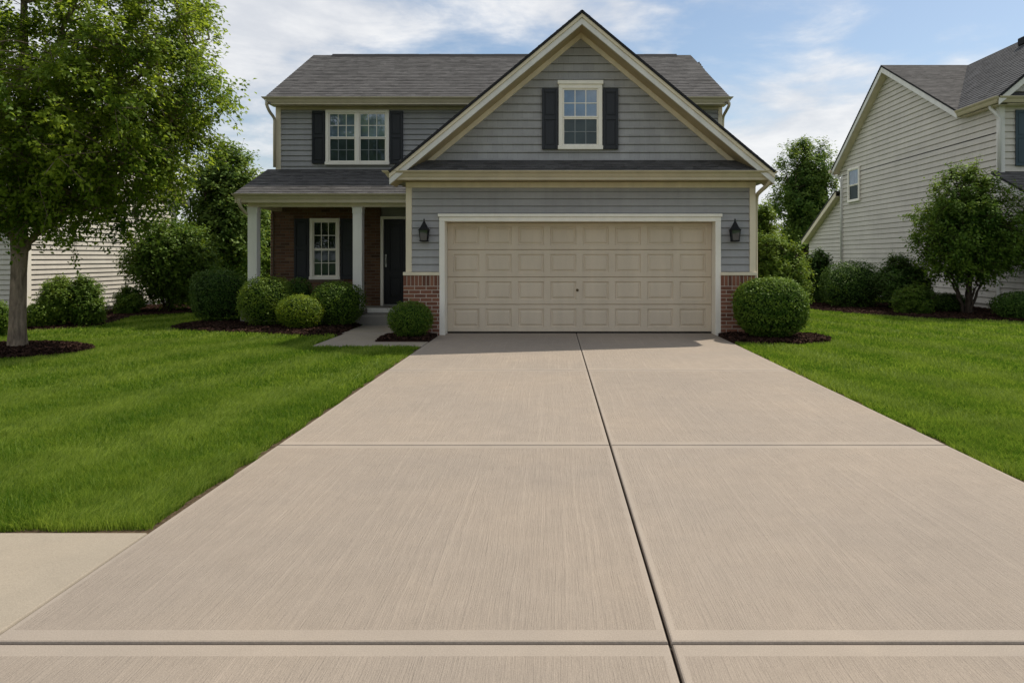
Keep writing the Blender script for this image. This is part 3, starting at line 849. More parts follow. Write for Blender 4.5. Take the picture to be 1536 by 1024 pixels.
# roofs
m = MB(); rx0 = 11.68
for s, ye, slp in ((-1, 21.10, sf), (1, 30.86, sb)):
    V = Vector((0, -s, slp)).normalized(); Nn = Vector((0, s * slp, 1)).normalized()
    O = Vector((0, ye, AZ - slp * abs(ye - AX))); ln = abs(ye - AX) * math.hypot(1, slp)
    lap(m, O, UX, V, Nn, 0, ln, .145, .010, const(rx0), const(14.9), 0, .004, .36, rnd)
    a = O + Vector((rx0, 0, 0)); b = a + V * ln
    m.prism([a, b, b - Nn * .05, a - Nn * .05], (3.2, 0, 0), 1)
V = Vector((1, 0, .846)).normalized(); Nn = Vector((-.846, 0, 1)).normalized(); ln = 3.05 * math.hypot(1, .846)
lap(m, (11.7, 0, 5.70), UY, V, Nn, 0, ln, .145, .010, const(19.25), lambda v: 21.35 + 4.9 * v / ln, 2, .004, .36, rnd)
O = Vector((11.7, 19.25, 5.69)); E = O + V * ln
m.prism([O, E, E - Nn * .05, O - Nn * .05], (0, 2.1, 0), 1)
m.prism([E, E + Vector((3.05, 0, -.846 * 3.05)), E + Vector((3.05, 0, -.846 * 3.05 - .05)), E + Vector((0, 0, -.05))], (0, 10, 0), 0)
m.build('roof', [M['roof'], M['roof_edge'], M['roof_x']], R)
m = MB(); m.box(14.3, 14.65, 22.2, 22.6, 7.95, 8.18); m.build('roof_vent', M['roof_edge'], R, .02)
m = MB()
for s, ye, slp in ((-1, 21.27, sf), (1, 30.86, sb)):
    ze = AZ - slp * abs(ye - AX)
    m.prism([(rx0 + .02, AX, AZ - .05), (rx0 + .02, ye, ze - .05), (rx0 + .02, ye, ze - .24), (rx0 + .02, AX, AZ - .26)], (.035, 0, 0))
m.prism([(11.72, 19.27, 5.66), (14.75, 19.27, 8.22), (14.75, 19.27, 8.0), (11.72, 19.27, 5.46)], (0, .035, 0))
m.build('rake_fascia', M['rake'], R, .004)
m = MB()
for s, ye, slp in ((-1, 21.27, sf), (1, 30.86, sb)):
    ze = AZ - slp * abs(ye - AX)
    m.prism([(rx0 + .056, AX, AZ - .20), (rx0 + .056, ye, ze - .19), (rx0 + .056, ye, ze - .21), (rx0 + .056, AX, AZ - .22)], (RX - rx0 - .05, 0, 0))
m.box(11.80, RX + .02, RYF - .3, 21.3, 5.50, 5.52); m.box(RX - .18, 18, RYF - .3, RYF + .02, 5.501, 5.521)
m.build('soffit', M['trim'], R)
m = MB(); gutter(m, 11.70, 11.80, 21.25, 19.36, 5.53, 5.69, .09); gutter(m, 11.81, 18.0, 19.36, 19.33, 5.53, 5.69, .09); m.build('gutter', M['gutter'], R)
m = MB(); V = Vector((0, .36, .2)).normalized(); Nn = Vector((0, -.2, .36)).normalized()
lap(m, (0, 19.33, 5.68), UX, V, Nn, 0, .42, .12, .012, const(12.05), const(17.8)); m.build('pent_roof', M['roof'], R)
m = MB(); m.tube(spline([(11.78, 19.75, 5.55), (11.78, 19.75, 5.45), (11.86, 19.66, 5.3), (11.93, 19.62, 5.15), (11.93, 19.62, 5.0)], 5) + [Vector((11.93, 19.62, 3.75))], .045, 8); m.build('downspout', M['rake'], R, smooth=True)
m = MB(); m.tube(spline([(11.72, 30.9, 5.05), (11.75, 30.85, 4.92), (11.9, 30.6, 4.75), (11.94, 30.45, 4.6), (11.94, 30.42, 4.3)], 5) + [Vector((11.94, 30.42, .1))], .045, 8); m.build('downspout', M['rake'], R, smooth=True)
m = MB(); m.box(11.62, 11.78, 30.80, 30.98, 5.0, 5.12); m.box(11.74, 15, 30.82, 30.96, 5.0, 5.12); m.build('gutter', M['gutter'], R)
window(R, (RX - .036, 0, 0), (0, 1, 0), NX, 28.63, 29.73, 3.66, 5.02, 1, grid=(1, 1), tw=.08, glass=('glass_up', 'glass_low'))
window(R, (0, RYF - .036, 0), UX, NF, 12.78, 13.75, 3.9, 5.4, 1)
shutter(R, (0, RYF - .036, 0), UX, NF, 12.39, 12.765, 3.9, 5.4, 'teal')
# low front wing
m = MB(); wz = lambda y: 3.62 - .45 * (RYF - y)
lap(m, (RX, 0, 0), UY, (0, 0, 1), NX, .15, 2.6, .158, .022, const(17.4), const(RYF - .03), shade_groove=(.024, .040))
lap(m, (RX, 0, 0), UY, (0, 0, 1), NX, 2.6, 3.6, .158, .022, lambda z: RYF - (3.62 - z) / .45, const(RYF - .03), shade_groove=(.024, .040))
lap(m, (0, 17.4, 0), UX, (0, 0, 1), NF, .15, 2.6, .158, .022, const(RX), const(18), shade_groove=(.024, .040))
m.box(RX + .03, 17.9, 17.43, RYF, 0, 2.55); m.build('front_wing_wall', M['beige'], R)
m = MB(); V = Vector((0, 1, .45)).normalized(); Nn = Vector((0, -.45, 1)).normalized()
lap(m, (0, 17.0, 2.53), UX, V, Nn, 0, 2.7 * math.hypot(1, .45), .14, .010, const(11.75), const(18), 0, .004, .36, rnd)
m.prism([(11.75, 17.0, 2.52), (11.75, RYF, 3.735), (11.75, RYF, 3.69), (11.75, 17.0, 2.475)], (6.2, 0, 0), 1); m.build('front_wing_roof', [M['roof'], M['roof_edge']], R)
m = MB(); m.prism([(11.77, 17.02, 2.47), (11.77, RYF - .04, 3.68), (11.77, RYF - .04, 3.50), (11.77, 17.02, 2.30)], (.03, 0, 0)); m.build('front_wing_rake', M['rake'], R, .004)
m = MB(); m.box(RX - .05, RX - .016, 18.55, 18.8, 2.30, 2.62)
for i in range(7): m.box(RX - .06, RX - .05, 18.57, 18.78, 2.325 + i * .04, 2.345 + i * .04)
m.build('wall_vent', M['black'], R)
# low rear lean-to
m = MB(); lz = lambda y: 3.80 - .46 * (y - 31.0)
lap(m, (RX, 0, 0), UY, (0, 0, 1), NX, .15, 2.25, .158, .022, const(RYB + .02), const(34.4), shade_groove=(.024, .040))
lap(m, (RX, 0, 0), UY, (0, 0, 1), NX, 2.25, 3.9, .158, .022, const(RYB + .02), lambda z: 31 + (3.78 - z) / .46, shade_groove=(.024, .040))
m.box(RX + .03, 17, RYB + .02, 34.37, 0, 2.2); m.build('rear_wing_wall', M['beige'], R)
m = MB(); m.prism([(11.72, RYB + .05, 4.22), (11.72, 34.75, 2.27), (11.72, 34.75, 2.22), (11.72, RYB + .05, 4.17)], (6, 0, 0)); m.build('rear_wing_roof', M['roof'], R)
m = MB(); m.prism([(11.74, RYB + .05, 4.165), (11.74, 34.7, 2.24), (11.74, 34.7, 2.04), (11.74, RYB + .05, 3.95)], (.035, 0, 0)); m.prism([(11.776, RYB + .05, 4.0), (11.776, 34.7, 2.08), (11.776, 34.7, 2.06), (11.776, RYB + .05, 3.98)], (.25, 0, 0)); m.build('rear_wing_rake', M['trim'], R, .004)

# ------------------------------------------------------------------ left neighbour
Lh = empty('beige_house', (-15.5, 20.0, 0), 'low beige sided house behind the big tree on the left', 'house')
LX = -12.0; LF, LB = 16.7, 23.3; LA, LZ = 20.0, 5.60; ls = .63
m = MB(); PXN = (1, 0, 0)
lap(m, (LX, 0, 0), UY, (0, 0, 1), PXN, .12, 3.34, .115, .022, const(LF), const(LB), shade_groove=(.024, .040))
lap(m, (LX, 0, 0), UY, (0, 0, 1), PXN, 3.34, LZ - .22, .115, .022, lambda z: LA - (LZ - .2 - z) / ls, lambda z: LA + (LZ - .2 - z) / ls, shade_groove=(.024, .040))
lap(m, (0, LF, 0), UX, (0, 0, 1), NF, .12, 3.34, .115, .022, const(-20), const(LX - .02), shade_groove=(.024, .040))
m.box(-20, LX - .03, LF + .03, LB, 0, 3.3); m.build('wall', M['beige'], Lh)
m = MB(); m.box(LX - .12, LX + .03, LF - .03, LF + .12, .05, 3.35); m.build('corner_board', M['wtrim'], Lh, .004); m = MB(); m.box(LX - .02, LX + .03, LB - .1, LB, .05, 3.3); m.build('corner_board', M['wtrim'], Lh, .004)
m = MB(); lx1 = LX + .32
for s in (-1, 1):
    V = Vector((0, -s, ls)).normalized(); Nn = Vector((0, s * ls, 1)).normalized(); ye = LA + s * 3.62; ln = 3.62 * math.hypot(1, ls)
    O = Vector((0, ye, LZ - ls * 3.62)); lap(m, O, UX, V, Nn, 0, ln, .145, .01, const(-20.2), const(lx1), 0, .004, .36, rnd)
    a = O + Vector((-20.2, 0, 0)); b = a + V * ln; m.prism([a, b, b - Nn * .05, a - Nn * .05], (lx1 + 20.2, 0, 0), 1)
m.build('roof', [M['roof'], M['roof_edge']], Lh)
m = MB()
for s in (-1, 1):
    ye = LA + s * 3.6; ze = LZ - ls * 3.6
    m.prism([(lx1 - .05, LA, LZ - .05), (lx1 - .05, ye, ze - .05), (lx1 - .05, ye, ze - .24), (lx1 - .05, LA, LZ - .26)], (.035, 0, 0))
m.build('rake_fascia', M['rake'], Lh, .004)
m = MB()
for s in (-1, 1):
    ye = LA + s * 3.6; ze = LZ - ls * 3.6
    m.prism([(LX, LA, LZ - .2), (LX, ye, ze - .19), (LX, ye, ze - .21), (LX, LA, LZ - .22)], (.265, 0, 0))
m.build('soffit', M['trim'], Lh)

# ------------------------------------------------------------------ vegetation
def leaf_quads(c, nrm, tip, size, aspect, rg):
    """folded rhombic leaves. c centres, nrm leaf normals, tip direction"""
    nrm = nrm / (np.linalg.norm(nrm, axis=1, keepdims=True) + 1e-9)
    tip = tip - nrm * np.sum(tip * nrm, axis=1, keepdims=True); tip /= (np.linalg.norm(tip, axis=1, keepdims=True) + 1e-9)
    side = np.cross(nrm, tip); s = size[:, None]
    v = np.stack([c - tip * s * .5, c + side * s * aspect * .5 + nrm * s * .12 - tip * s * .05, c + tip * s * .5, c - side * s * aspect * .5 + nrm * s * .12 - tip * s * .05], axis=1)
    q = np.arange(len(c) * 4).reshape(-1, 4)
    return v.reshape(-1, 3), q


def unit(rg, n):
    v = rg.normal(size=(n, 3)); return v / np.linalg.norm(v, axis=1, keepdims=True)


def uv_sphere(n1=20, n2=12):
    th = np.linspace(0, math.pi, n2 + 1); ph = np.linspace(0, 2 * math.pi, n1, endpoint=False)
    v = np.array([(math.sin(a) * math.cos(b), math.sin(a) * math.sin(b), math.cos(a)) for a in th for b in ph])
    q = np.array([(i * n1 + k, (i + 1) * n1 + k, (i + 1) * n1 + (k + 1) % n1, i * n1 + (k + 1) % n1) for i in range(n2) for k in range(n1)])
    return v, q


def bush(name, c, rad, label, cat='bush', mat='box', n=7000, leaf=.045, seed=0, lump=.13, shag=.13, group=None, flat=.0, square=2.0, lumps=22, aspect=.55):
    """rounded shrub; c = ground point, rad = half sizes (x, y) and full height"""
    rg = np.random.default_rng(seed); c = np.array(c, float); rx, ry, h = rad
    cen = c + np.array([0, 0, h * .5]); R3 = np.array([rx, ry, h * .5])
    ld = unit(rg, lumps); la = rg.uniform(-.6, 1, lumps) * lump

    def radius(d):
        k = np.exp((d @ ld.T - 1) * 9); return 1 + (k * la).sum(axis=1)

    def shape(d):          # superellipsoid
        e = square; r = (np.abs(d) ** e).sum(axis=1) ** (-1 / e); return d * r[:, None]
    d = unit(rg, n); d = d[d[:, 2] > -.93]; k = len(d)
    depth = 1 + shag * .4 - shag * 2.2 * rg.random(k) ** 1.6
    wild = rg.random(k) < .13; depth[wild] += shag * rg.random(wild.sum()) * 1.1
    p = cen + shape(d) * R3 * (radius(d) * depth)[:, None]
    p[:, 2] = np.maximum(p[:, 2], c[2] + .02)
    nrm = d / R3 * R3.mean() * .9 + unit(rg, k) * .75 + np.array([0, 0, .25]); tip = d * .7 + unit(rg, k) * .8 + np.array([0, 0, .25])
    v1, q1 = leaf_quads(p, nrm, tip, leaf * rg.uniform(.6, 1.35, k), aspect, rg)
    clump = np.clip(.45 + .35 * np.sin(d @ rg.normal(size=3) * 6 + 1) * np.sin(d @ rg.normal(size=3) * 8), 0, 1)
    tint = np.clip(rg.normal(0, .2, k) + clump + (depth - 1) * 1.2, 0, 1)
    sv, sq = uv_sphere(); core = cen + shape(sv) * R3 * (radius(sv) * (1 - shag * 1.3))[:, None]; core[:, 2] = np.maximum(core[:, 2], c[2] - .02)  # added solid core, keeps light from passing through the shrub
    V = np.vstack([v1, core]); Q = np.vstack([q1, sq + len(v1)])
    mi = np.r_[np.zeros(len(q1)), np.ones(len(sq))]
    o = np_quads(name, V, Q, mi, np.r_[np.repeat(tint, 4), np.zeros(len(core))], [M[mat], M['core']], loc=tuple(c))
    return tag(o, label, cat, group)


def tree(name, base, label, cat, trunk, limbs, env, nclump, twigs, leaves, leaf, mat='far', bark='darkbark', seed=0, twig_len=.6, shell=.55, group=None, aspect=.6, droop=.15, filler=0, fill_r=.62, sub=.02, up=.12):
    """trunk: list of (x,y,z,r); limbs: list of point lists; env: list of (centre, radii up/down) ellipsoids"""
    rg = np.random.default_rng(seed); base = Vector(base)
    root = empty(name, base, label, cat, group)
    m = MB(); sk = []

    def limb(pts, r0, r1, n=7):
        sp = spline(pts, 6); k = len(sp)
        sp = [p + Vector(rg.normal(0, .012 + .02 * i / k, 3)) for i, p in enumerate(sp)]
        sp[0] = Vector(pts[0]); rr = [r0 + (r1 - r0) * (i / (k - 1)) ** .8 for i in range(k)]
        m.tube(sp, rr, n)
        for p, r in zip(sp, rr): sk.append((np.array(p), r))
    tp = [Vector(p[:3]) for p in trunk]; sp = spline(tp, 6); k = len(sp)
    rr = np.interp(np.linspace(0, len(trunk) - 1, k), range(len(trunk)), [p[3] for p in trunk])
    m.tube(sp, list(rr), 12)
    for p, r in zip(sp[k // 3:], rr[k // 3:]): sk.append((np.array(p), r))
    for lb in limbs: limb(lb[0], lb[1], lb[2] if len(lb) > 2 else .015)
    cs = []
    vol = np.array([e[1][0] * e[1][1] * (e[1][2] + e[1][3]) for e in env]); vol = vol / vol.sum()
    while len(cs) < nclump:
        e = env[rg.choice(len(env), p=vol)]
        dd = unit(rg, 1)[0]; r = shell + (1 - shell) * rg.random() ** .7 if rg.random() < .8 else rg.random() ** .5
        r3 = np.array([e[1][0], e[1][1], e[1][2] if dd[2] > 0 else e[1][3]])
        cs.append((np.array(e[0]) + dd * r3 * r, np.array(e[0]), dd))
    P = np.array([s[0] for s in sk]); Rr = np.array([s[1] for s in sk])
    pos = []; nr = []; tp_ = []; tn = []
    for (cc, ec, dd) in cs:
        dist = np.linalg.norm(P - cc, axis=1) + np.maximum(P[:, 2] - cc[2] + .1, 0) * 1.5
        j = int(dist.argmin()); a = P[j]; L_ = np.linalg.norm(cc - a); r0 = min(Rr[j] * .6, sub)
        mid = (a + cc) / 2 + np.array([0, 0, .10 * L_]) + rg.normal(0, .05 * L_, 3)
        m.tube(spline([a, mid, cc], 3), [r0 + (.005 - r0) * i / 6 for i in range(7)], 4, cap=False)
        ct = rg.normal(.48, .20)
        for _ in range(twigs):
            dr = dd * .55 + unit(rg, 1)[0] * .95 + np.array([0, 0, up]); dr /= np.linalg.norm(dr)
            ll = twig_len * rg.uniform(.5, 1.15); tt = rg.random(leaves) ** .8
            pp = cc + dr * (tt * ll)[:, None] + rg.normal(0, leaf * .62, (leaves, 3)); pp[:, 2] -= droop * (tt * ll) ** 2 / max(twig_len, .01)
            pos.append(pp); tn.append(np.clip(rg.normal(ct, .12, leaves) + .12 * (tt - .5), 0, 1))
            nr.append(np.array([0, 0, .65]) + dd * .45 + unit(rg, leaves) * .62); tp_.append(dr * .8 + unit(rg, leaves) * .8 + np.array([0, 0, -.35]))
            if rg.random() < .5: m.tube([cc, cc + dr * ll * .9], [.006, .003], 3, cap=False)
    pos = np.vstack(pos); nr = np.vstack(nr); tp_ = np.vstack(tp_); tn = np.concatenate(tn)
    k = len(pos); v, q = leaf_quads(pos, nr, tp_, leaf * rg.uniform(.65, 1.3, k), aspect, rg)
    mi = np.zeros(len(q)); tt = np.repeat(tn, 4)
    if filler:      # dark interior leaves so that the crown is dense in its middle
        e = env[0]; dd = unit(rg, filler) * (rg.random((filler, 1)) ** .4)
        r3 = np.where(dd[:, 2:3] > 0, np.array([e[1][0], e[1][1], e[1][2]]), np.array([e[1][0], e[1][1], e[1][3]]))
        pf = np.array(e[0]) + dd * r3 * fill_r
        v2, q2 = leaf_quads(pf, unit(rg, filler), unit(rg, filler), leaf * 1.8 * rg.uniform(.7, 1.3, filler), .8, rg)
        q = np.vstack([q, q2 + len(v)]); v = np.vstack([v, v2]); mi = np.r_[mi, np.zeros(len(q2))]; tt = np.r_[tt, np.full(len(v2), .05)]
    m.build('trunk', M[bark], root, smooth=True)
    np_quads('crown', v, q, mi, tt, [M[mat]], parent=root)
    return root


# big street tree on the left
bx, by = -8.38, 11.47
T = lambda px, py, Y: (X(px, Y), Y, Z(py, Y))
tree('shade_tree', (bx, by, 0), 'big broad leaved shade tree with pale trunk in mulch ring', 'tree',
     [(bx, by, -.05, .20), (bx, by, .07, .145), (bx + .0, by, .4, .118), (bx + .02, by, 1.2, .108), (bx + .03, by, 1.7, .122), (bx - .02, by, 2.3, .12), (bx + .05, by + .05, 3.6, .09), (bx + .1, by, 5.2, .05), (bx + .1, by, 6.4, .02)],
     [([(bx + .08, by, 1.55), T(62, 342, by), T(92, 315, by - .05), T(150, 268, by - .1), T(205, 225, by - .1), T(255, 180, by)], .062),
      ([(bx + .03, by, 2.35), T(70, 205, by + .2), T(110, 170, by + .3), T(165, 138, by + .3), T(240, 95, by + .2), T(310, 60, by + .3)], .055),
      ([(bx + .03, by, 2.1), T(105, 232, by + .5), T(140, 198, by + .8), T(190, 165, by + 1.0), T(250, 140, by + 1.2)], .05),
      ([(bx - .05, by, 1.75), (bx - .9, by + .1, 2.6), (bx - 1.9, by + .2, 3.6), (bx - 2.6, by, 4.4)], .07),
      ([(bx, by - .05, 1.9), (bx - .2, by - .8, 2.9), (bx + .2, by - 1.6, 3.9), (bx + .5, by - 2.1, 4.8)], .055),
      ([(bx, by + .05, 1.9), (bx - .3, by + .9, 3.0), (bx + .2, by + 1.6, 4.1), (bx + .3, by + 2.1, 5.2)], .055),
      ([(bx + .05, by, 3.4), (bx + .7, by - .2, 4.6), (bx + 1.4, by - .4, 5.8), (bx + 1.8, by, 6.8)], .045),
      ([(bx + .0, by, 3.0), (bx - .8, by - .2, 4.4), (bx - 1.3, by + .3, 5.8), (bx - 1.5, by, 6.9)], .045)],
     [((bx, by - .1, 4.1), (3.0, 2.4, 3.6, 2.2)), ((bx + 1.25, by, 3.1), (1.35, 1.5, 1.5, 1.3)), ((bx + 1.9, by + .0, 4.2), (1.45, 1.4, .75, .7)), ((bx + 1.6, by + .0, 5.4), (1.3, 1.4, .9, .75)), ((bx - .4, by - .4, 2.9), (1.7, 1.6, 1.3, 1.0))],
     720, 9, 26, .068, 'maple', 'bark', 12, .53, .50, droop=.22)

# trees behind and beside the houses
def bg_tree(px, Y, top, half, label, seed, bottom=430, mat='far', ncl=150, leaf=.13, tw=7, lv=15, name='leafy_tree', bias=0., filler=2500, cat='tree', tl=.8, lean=0.):
    x = X(px, Y); zt = Z(top, Y); zb = max(.3, Z(bottom, Y)); hw = half / F * Y; zc = zb + (zt - zb) * (.46 + bias)
    r = .035 * zt
    limbs = []
    rg = random.Random(seed)
    for i in range(5):
        a = i * 1.26 + rg.random(); limbs.append(([(x, Y, .25 * zt), (x + .3 * hw * math.cos(a), Y + .3 * hw * math.sin(a), .45 * zt), (x + .6 * hw * math.cos(a), Y + .6 * hw * math.sin(a), .7 * zt)], r * .5, .02))
    return tree(name, (x, Y, 0), label, cat, [(x, Y, -.05, r * 1.4), (x, Y, .25 * zt, r), (x + lean, Y, .6 * zt, r * .6), (x + lean, Y, .9 * zt, .03)], limbs,
                [((x, Y, zc), (hw * .88, hw * .85, (zt - zc) * .88, (zc - zb) * .95)), ((x + hw * .15, Y, zc + (zt - zc) * .45), (hw * .5, hw * .5, (zt - zc) * .5, (zt - zc) * .4))],
                ncl, tw, lv, leaf, mat, 'darkbark', seed, tl, .55, filler=filler, up=.42)


bg_tree(336, 25.0, 212, 60, 'dark dense tree behind the porch, left of the grey house', 21, ncl=260, leaf=.13, filler=5000, tl=.7)
bg_tree(402, 29.0, 300, 26, 'small sunlit tree seen past the left porch column', 22, ncl=70, leaf=.11, mat='fresh', tl=.5)
bg_tree(1210, 41.0, 196, 56, 'tall dark tree behind the beige house, right of the garage', 23, ncl=230, leaf=.14, bottom=400, filler=5000, tl=.8, bias=.03)
bg_tree(1140, 27.0, 304, 30, 'light green tree peeking out beyond the garage corner', 24, ncl=110, leaf=.11, mat='fresh', tl=.5)
bg_tree(296, 38.0, 330, 40, 'far tree low between the two left houses', 25, ncl=110, leaf=.16, filler=2500)
bg_tree(1205, 45.0, 330, 50, 'distant tree low in the gap between garage and beige house', 26, ncl=110, leaf=.18, filler=3000)

# multi-stemmed small tree at the right
mx_, my_ = X(1452, 18.6), 18.6
sl_ = []
for i, (dx, dy, top) in enumerate(((-.55, .1, 2.0), (-.2, -.2, 2.7), (.1, .2, 2.9), (.35, -.1, 2.5), (.75, .1, 1.9), (-.9, -.1, 1.6))):
    sl_.append(([(mx_ + dx * .12, my_ + dy * .3, 0.0), (mx_ + dx * .35, my_ + dy * .6, .55), (mx_ + dx * .8, my_ + dy, 1.2), (mx_ + dx * 1.3, my_ + dy * 1.4, top)], .045, .012))
tree('ornamental_tree', (mx_, my_, 0), 'small multi stemmed dark green tree beside the beige house', 'tree',
     [(mx_, my_, -.05, .10), (mx_, my_, .25, .075), (mx_ + .05, my_, .9, .05), (mx_ + .02, my_, 2.6, .02)], sl_,
     [((mx_ - .05, my_, 2.05), (1.28, 1.2, 1.50, 1.15)), ((mx_ - .05, my_, 2.9), (.72, .75, .78, .8)), ((mx_ + .5, my_, 1.7), (.9, .9, .8, .75))], 300, 8, 17, .075, 'box', 'darkbark', 31, .42, .5, filler=3500, fill_r=.7)

# large loose shrub against the left house
sx_, sy_ = X(252, 19.6), 19.6
sl_ = [([(sx_ + a * .1, sy_, 0), (sx_ + a * .5, sy_ + b * .4, .6), (sx_ + a, sy_ + b, 1.5)], .03, .01) for a, b in ((-.6, .1), (-.25, -.4), (.1, .4), (.45, -.2), (.7, .2))]
tree('tall_shrub', (sx_, sy_, 0), 'tall loose dark shrub against the left beige house', 'shrub',
     [(sx_, sy_, -.05, .07), (sx_, sy_, .3, .05), (sx_ + .05, sy_, 1.5, .02)], sl_,
     [((sx_, sy_, 1.35), (1.0, .9, 1.15, .95)), ((sx_ + .45, sy_ + .1, 1.1), (.75, .7, .7, .8))], 260, 7, 16, .08, 'box', 'darkbark', 33, .4, .5, filler=3500, fill_r=.75)


def B(px, Y, half, top, base=0.0):
    """ground point and half sizes of a shrub measured in the photograph"""
    w = half / F * Y; return (X(px, Y), Y, base), (w, w * .95, Z(top, Y) - base)


def pb(name, px, Y, half, top, label, base=0.0, **k):
    c, r = B(px, Y, half, top, base); return bush(name, c, r, label, **k)


def loose(px, Y, half, top, label, base=0., mat='box', seed=1, leaf=.06, ncl=120, tw=7, lv=15, tl=.28, group=None, name='leafy_shrub', up=.4, filler=1800):
    c, r = B(px, Y, half, top, base); rg = random.Random(seed); h = r[2]
    st_ = [([(c[0] + .04 * a, Y, base), (c[0] + a * r[0] * .4, Y + b * r[0] * .4, h * .4), (c[0] + a * r[0] * .75, Y + b * r[0] * .75, h * .75)], .025, .008)
           for a, b in [(rg.uniform(-1, 1), rg.uniform(-.8, .8)) for _ in range(5)]]
    w = r[0] * .82
    return tree(name, (c[0], Y, base), label, 'bush', [(c[0], Y, base - .05, .04), (c[0], Y, base + .2, .03), (c[0], Y, base + h * .8, .012)], st_,
                [((c[0], Y, base + h * .46), (w, w, h * .42, h * .42)), ((c[0] + w * rg.uniform(-.4, .4), Y, base + h * .68), (w * .6, w * .6, h * .28, h * .3)), ((c[0] + w * rg.uniform(-.5, .5), Y - .1, base + h * .3), (w * .7, w * .7, h * .26, h * .28))],
                ncl, tw, lv, leaf, mat, 'darkbark', seed, tl, .6, group, filler=filler, fill_r=.85, up=up)


# porch and garage shrubs
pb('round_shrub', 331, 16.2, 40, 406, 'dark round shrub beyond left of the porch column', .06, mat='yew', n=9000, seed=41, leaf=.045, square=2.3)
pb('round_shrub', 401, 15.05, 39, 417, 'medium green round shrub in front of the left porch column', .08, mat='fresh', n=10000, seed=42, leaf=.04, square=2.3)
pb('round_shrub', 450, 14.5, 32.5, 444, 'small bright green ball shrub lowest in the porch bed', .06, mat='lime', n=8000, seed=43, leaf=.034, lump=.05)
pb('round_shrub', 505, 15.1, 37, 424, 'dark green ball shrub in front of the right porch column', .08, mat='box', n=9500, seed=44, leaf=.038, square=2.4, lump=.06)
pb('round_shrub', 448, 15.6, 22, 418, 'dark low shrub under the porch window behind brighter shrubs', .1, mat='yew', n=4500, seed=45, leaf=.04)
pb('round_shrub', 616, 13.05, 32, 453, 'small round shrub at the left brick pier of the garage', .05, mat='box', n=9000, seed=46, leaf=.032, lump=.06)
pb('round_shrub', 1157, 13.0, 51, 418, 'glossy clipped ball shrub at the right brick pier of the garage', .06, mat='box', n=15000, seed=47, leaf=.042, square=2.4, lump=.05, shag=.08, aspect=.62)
# shrubs between garage and right house
loose(1168, 17.6, 49, 346, 'tall yellowish green shrub behind the garage corner', mat='fresh', seed=48, leaf=.062, ncl=230, tl=.34, filler=3500)
loose(1226, 23.0, 21, 372, 'narrow dark shrub beside the rear wing of the beige house', mat='yew', seed=49, leaf=.075, ncl=80, tl=.3)
# foundation hedge of the right house
gh = 'foundation shrubs of the beige house'
pb('foundation_shrub', 1278, 21.3, 41, 397, 'wide clipped dark shrub leftmost along the beige house', mat='yew', n=9000, seed=50, leaf=.055, square=3.0, group=gh, shag=.14)
loose(1352, 20.2, 44, 382, 'tallest dark shrub along the beige house beside the ornamental tree', mat='yew', seed=51, leaf=.062, ncl=190, group=gh, name='foundation_shrub', filler=3500)
loose(1372, 18.7, 33, 428, 'low green shrub in front of the tallest dark one', mat='box', seed=52, leaf=.052, ncl=120, tl=.22, group=gh, name='foundation_shrub')
pb('foundation_shrub', 1422, 19.3, 27, 440, 'low dark shrub under the ornamental tree, left of its stems', mat='yew', n=4500, seed=53, leaf=.045, group=gh)
pb('foundation_shrub', 1528, 17.2, 34, 437, 'dark shrub at the right edge below the front wing', mat='yew', n=6500, seed=54, leaf=.05, shag=.15, group=gh)
# left house bed
loose(88, 15.4, 33, 417, 'yellowish round shrub in front of the left house wall', .03, mat='fresh', seed=55, leaf=.05, ncl=150, tl=.2)
loose(126, 15.6, 27, 414, 'dark green shrub touching the yellowish one at left', .03, mat='box', seed=56, leaf=.05, ncl=130, tl=.2)
loose(193, 18.6, 21, 432, 'small dark green shrub below the tall loose shrub', mat='box', seed=57, leaf=.05, ncl=90, tl=.2)
pb('low_plant', 56, 15.0, 17, 457, 'low yellow green plant between the trunk and the yellowish shrub', .02, mat='fresh', n=2600, seed=58, leaf=.05, shag=.3, lump=.25)
pb('low_plant', 146, 15.9, 10, 462, 'tiny yellow green plant at the right foot of the dark shrub', .02, mat='fresh', n=1500, seed=59, leaf=.045, shag=.3, lump=.25)
pb('leafy_shrub', -14, 13.4, 26, 452, 'dark shrub cut by the left picture edge behind the trunk', mat='box', n=5000, seed=60, leaf=.05, shag=.18, lump=.15)

# ------------------------------------------------------------------ mulch beds
def poly_in(pts, x, y):
    ins = np.zeros(len(x), bool); n = len(pts)
    for i in range(n):
        (x1, y1), (x2, y2) = pts[i], pts[(i + 1) % n]
        c = ((y1 > y) != (y2 > y)) & (x < (x2 - x1) * (y - y1) / (y2 - y1 + 1e-12) + x1); ins ^= c
    return ins


def smooth_loop(pts, n=6):
    k = len(pts); out = []
    for i in range(k):
        a, b, c, d = [Vector(pts[(i + j) % k] + (0,)) for j in (-1, 0, 1, 2)]
        for s in range(n):
            t_ = s / n; p = .5 * ((2 * b) + (c - a) * t_ + (2 * a - 5 * b + 4 * c - d) * t_ ** 2 + (3 * b - a - 3 * c + d) * t_ ** 3); out.append((p.x, p.y))
    return out


beds = []


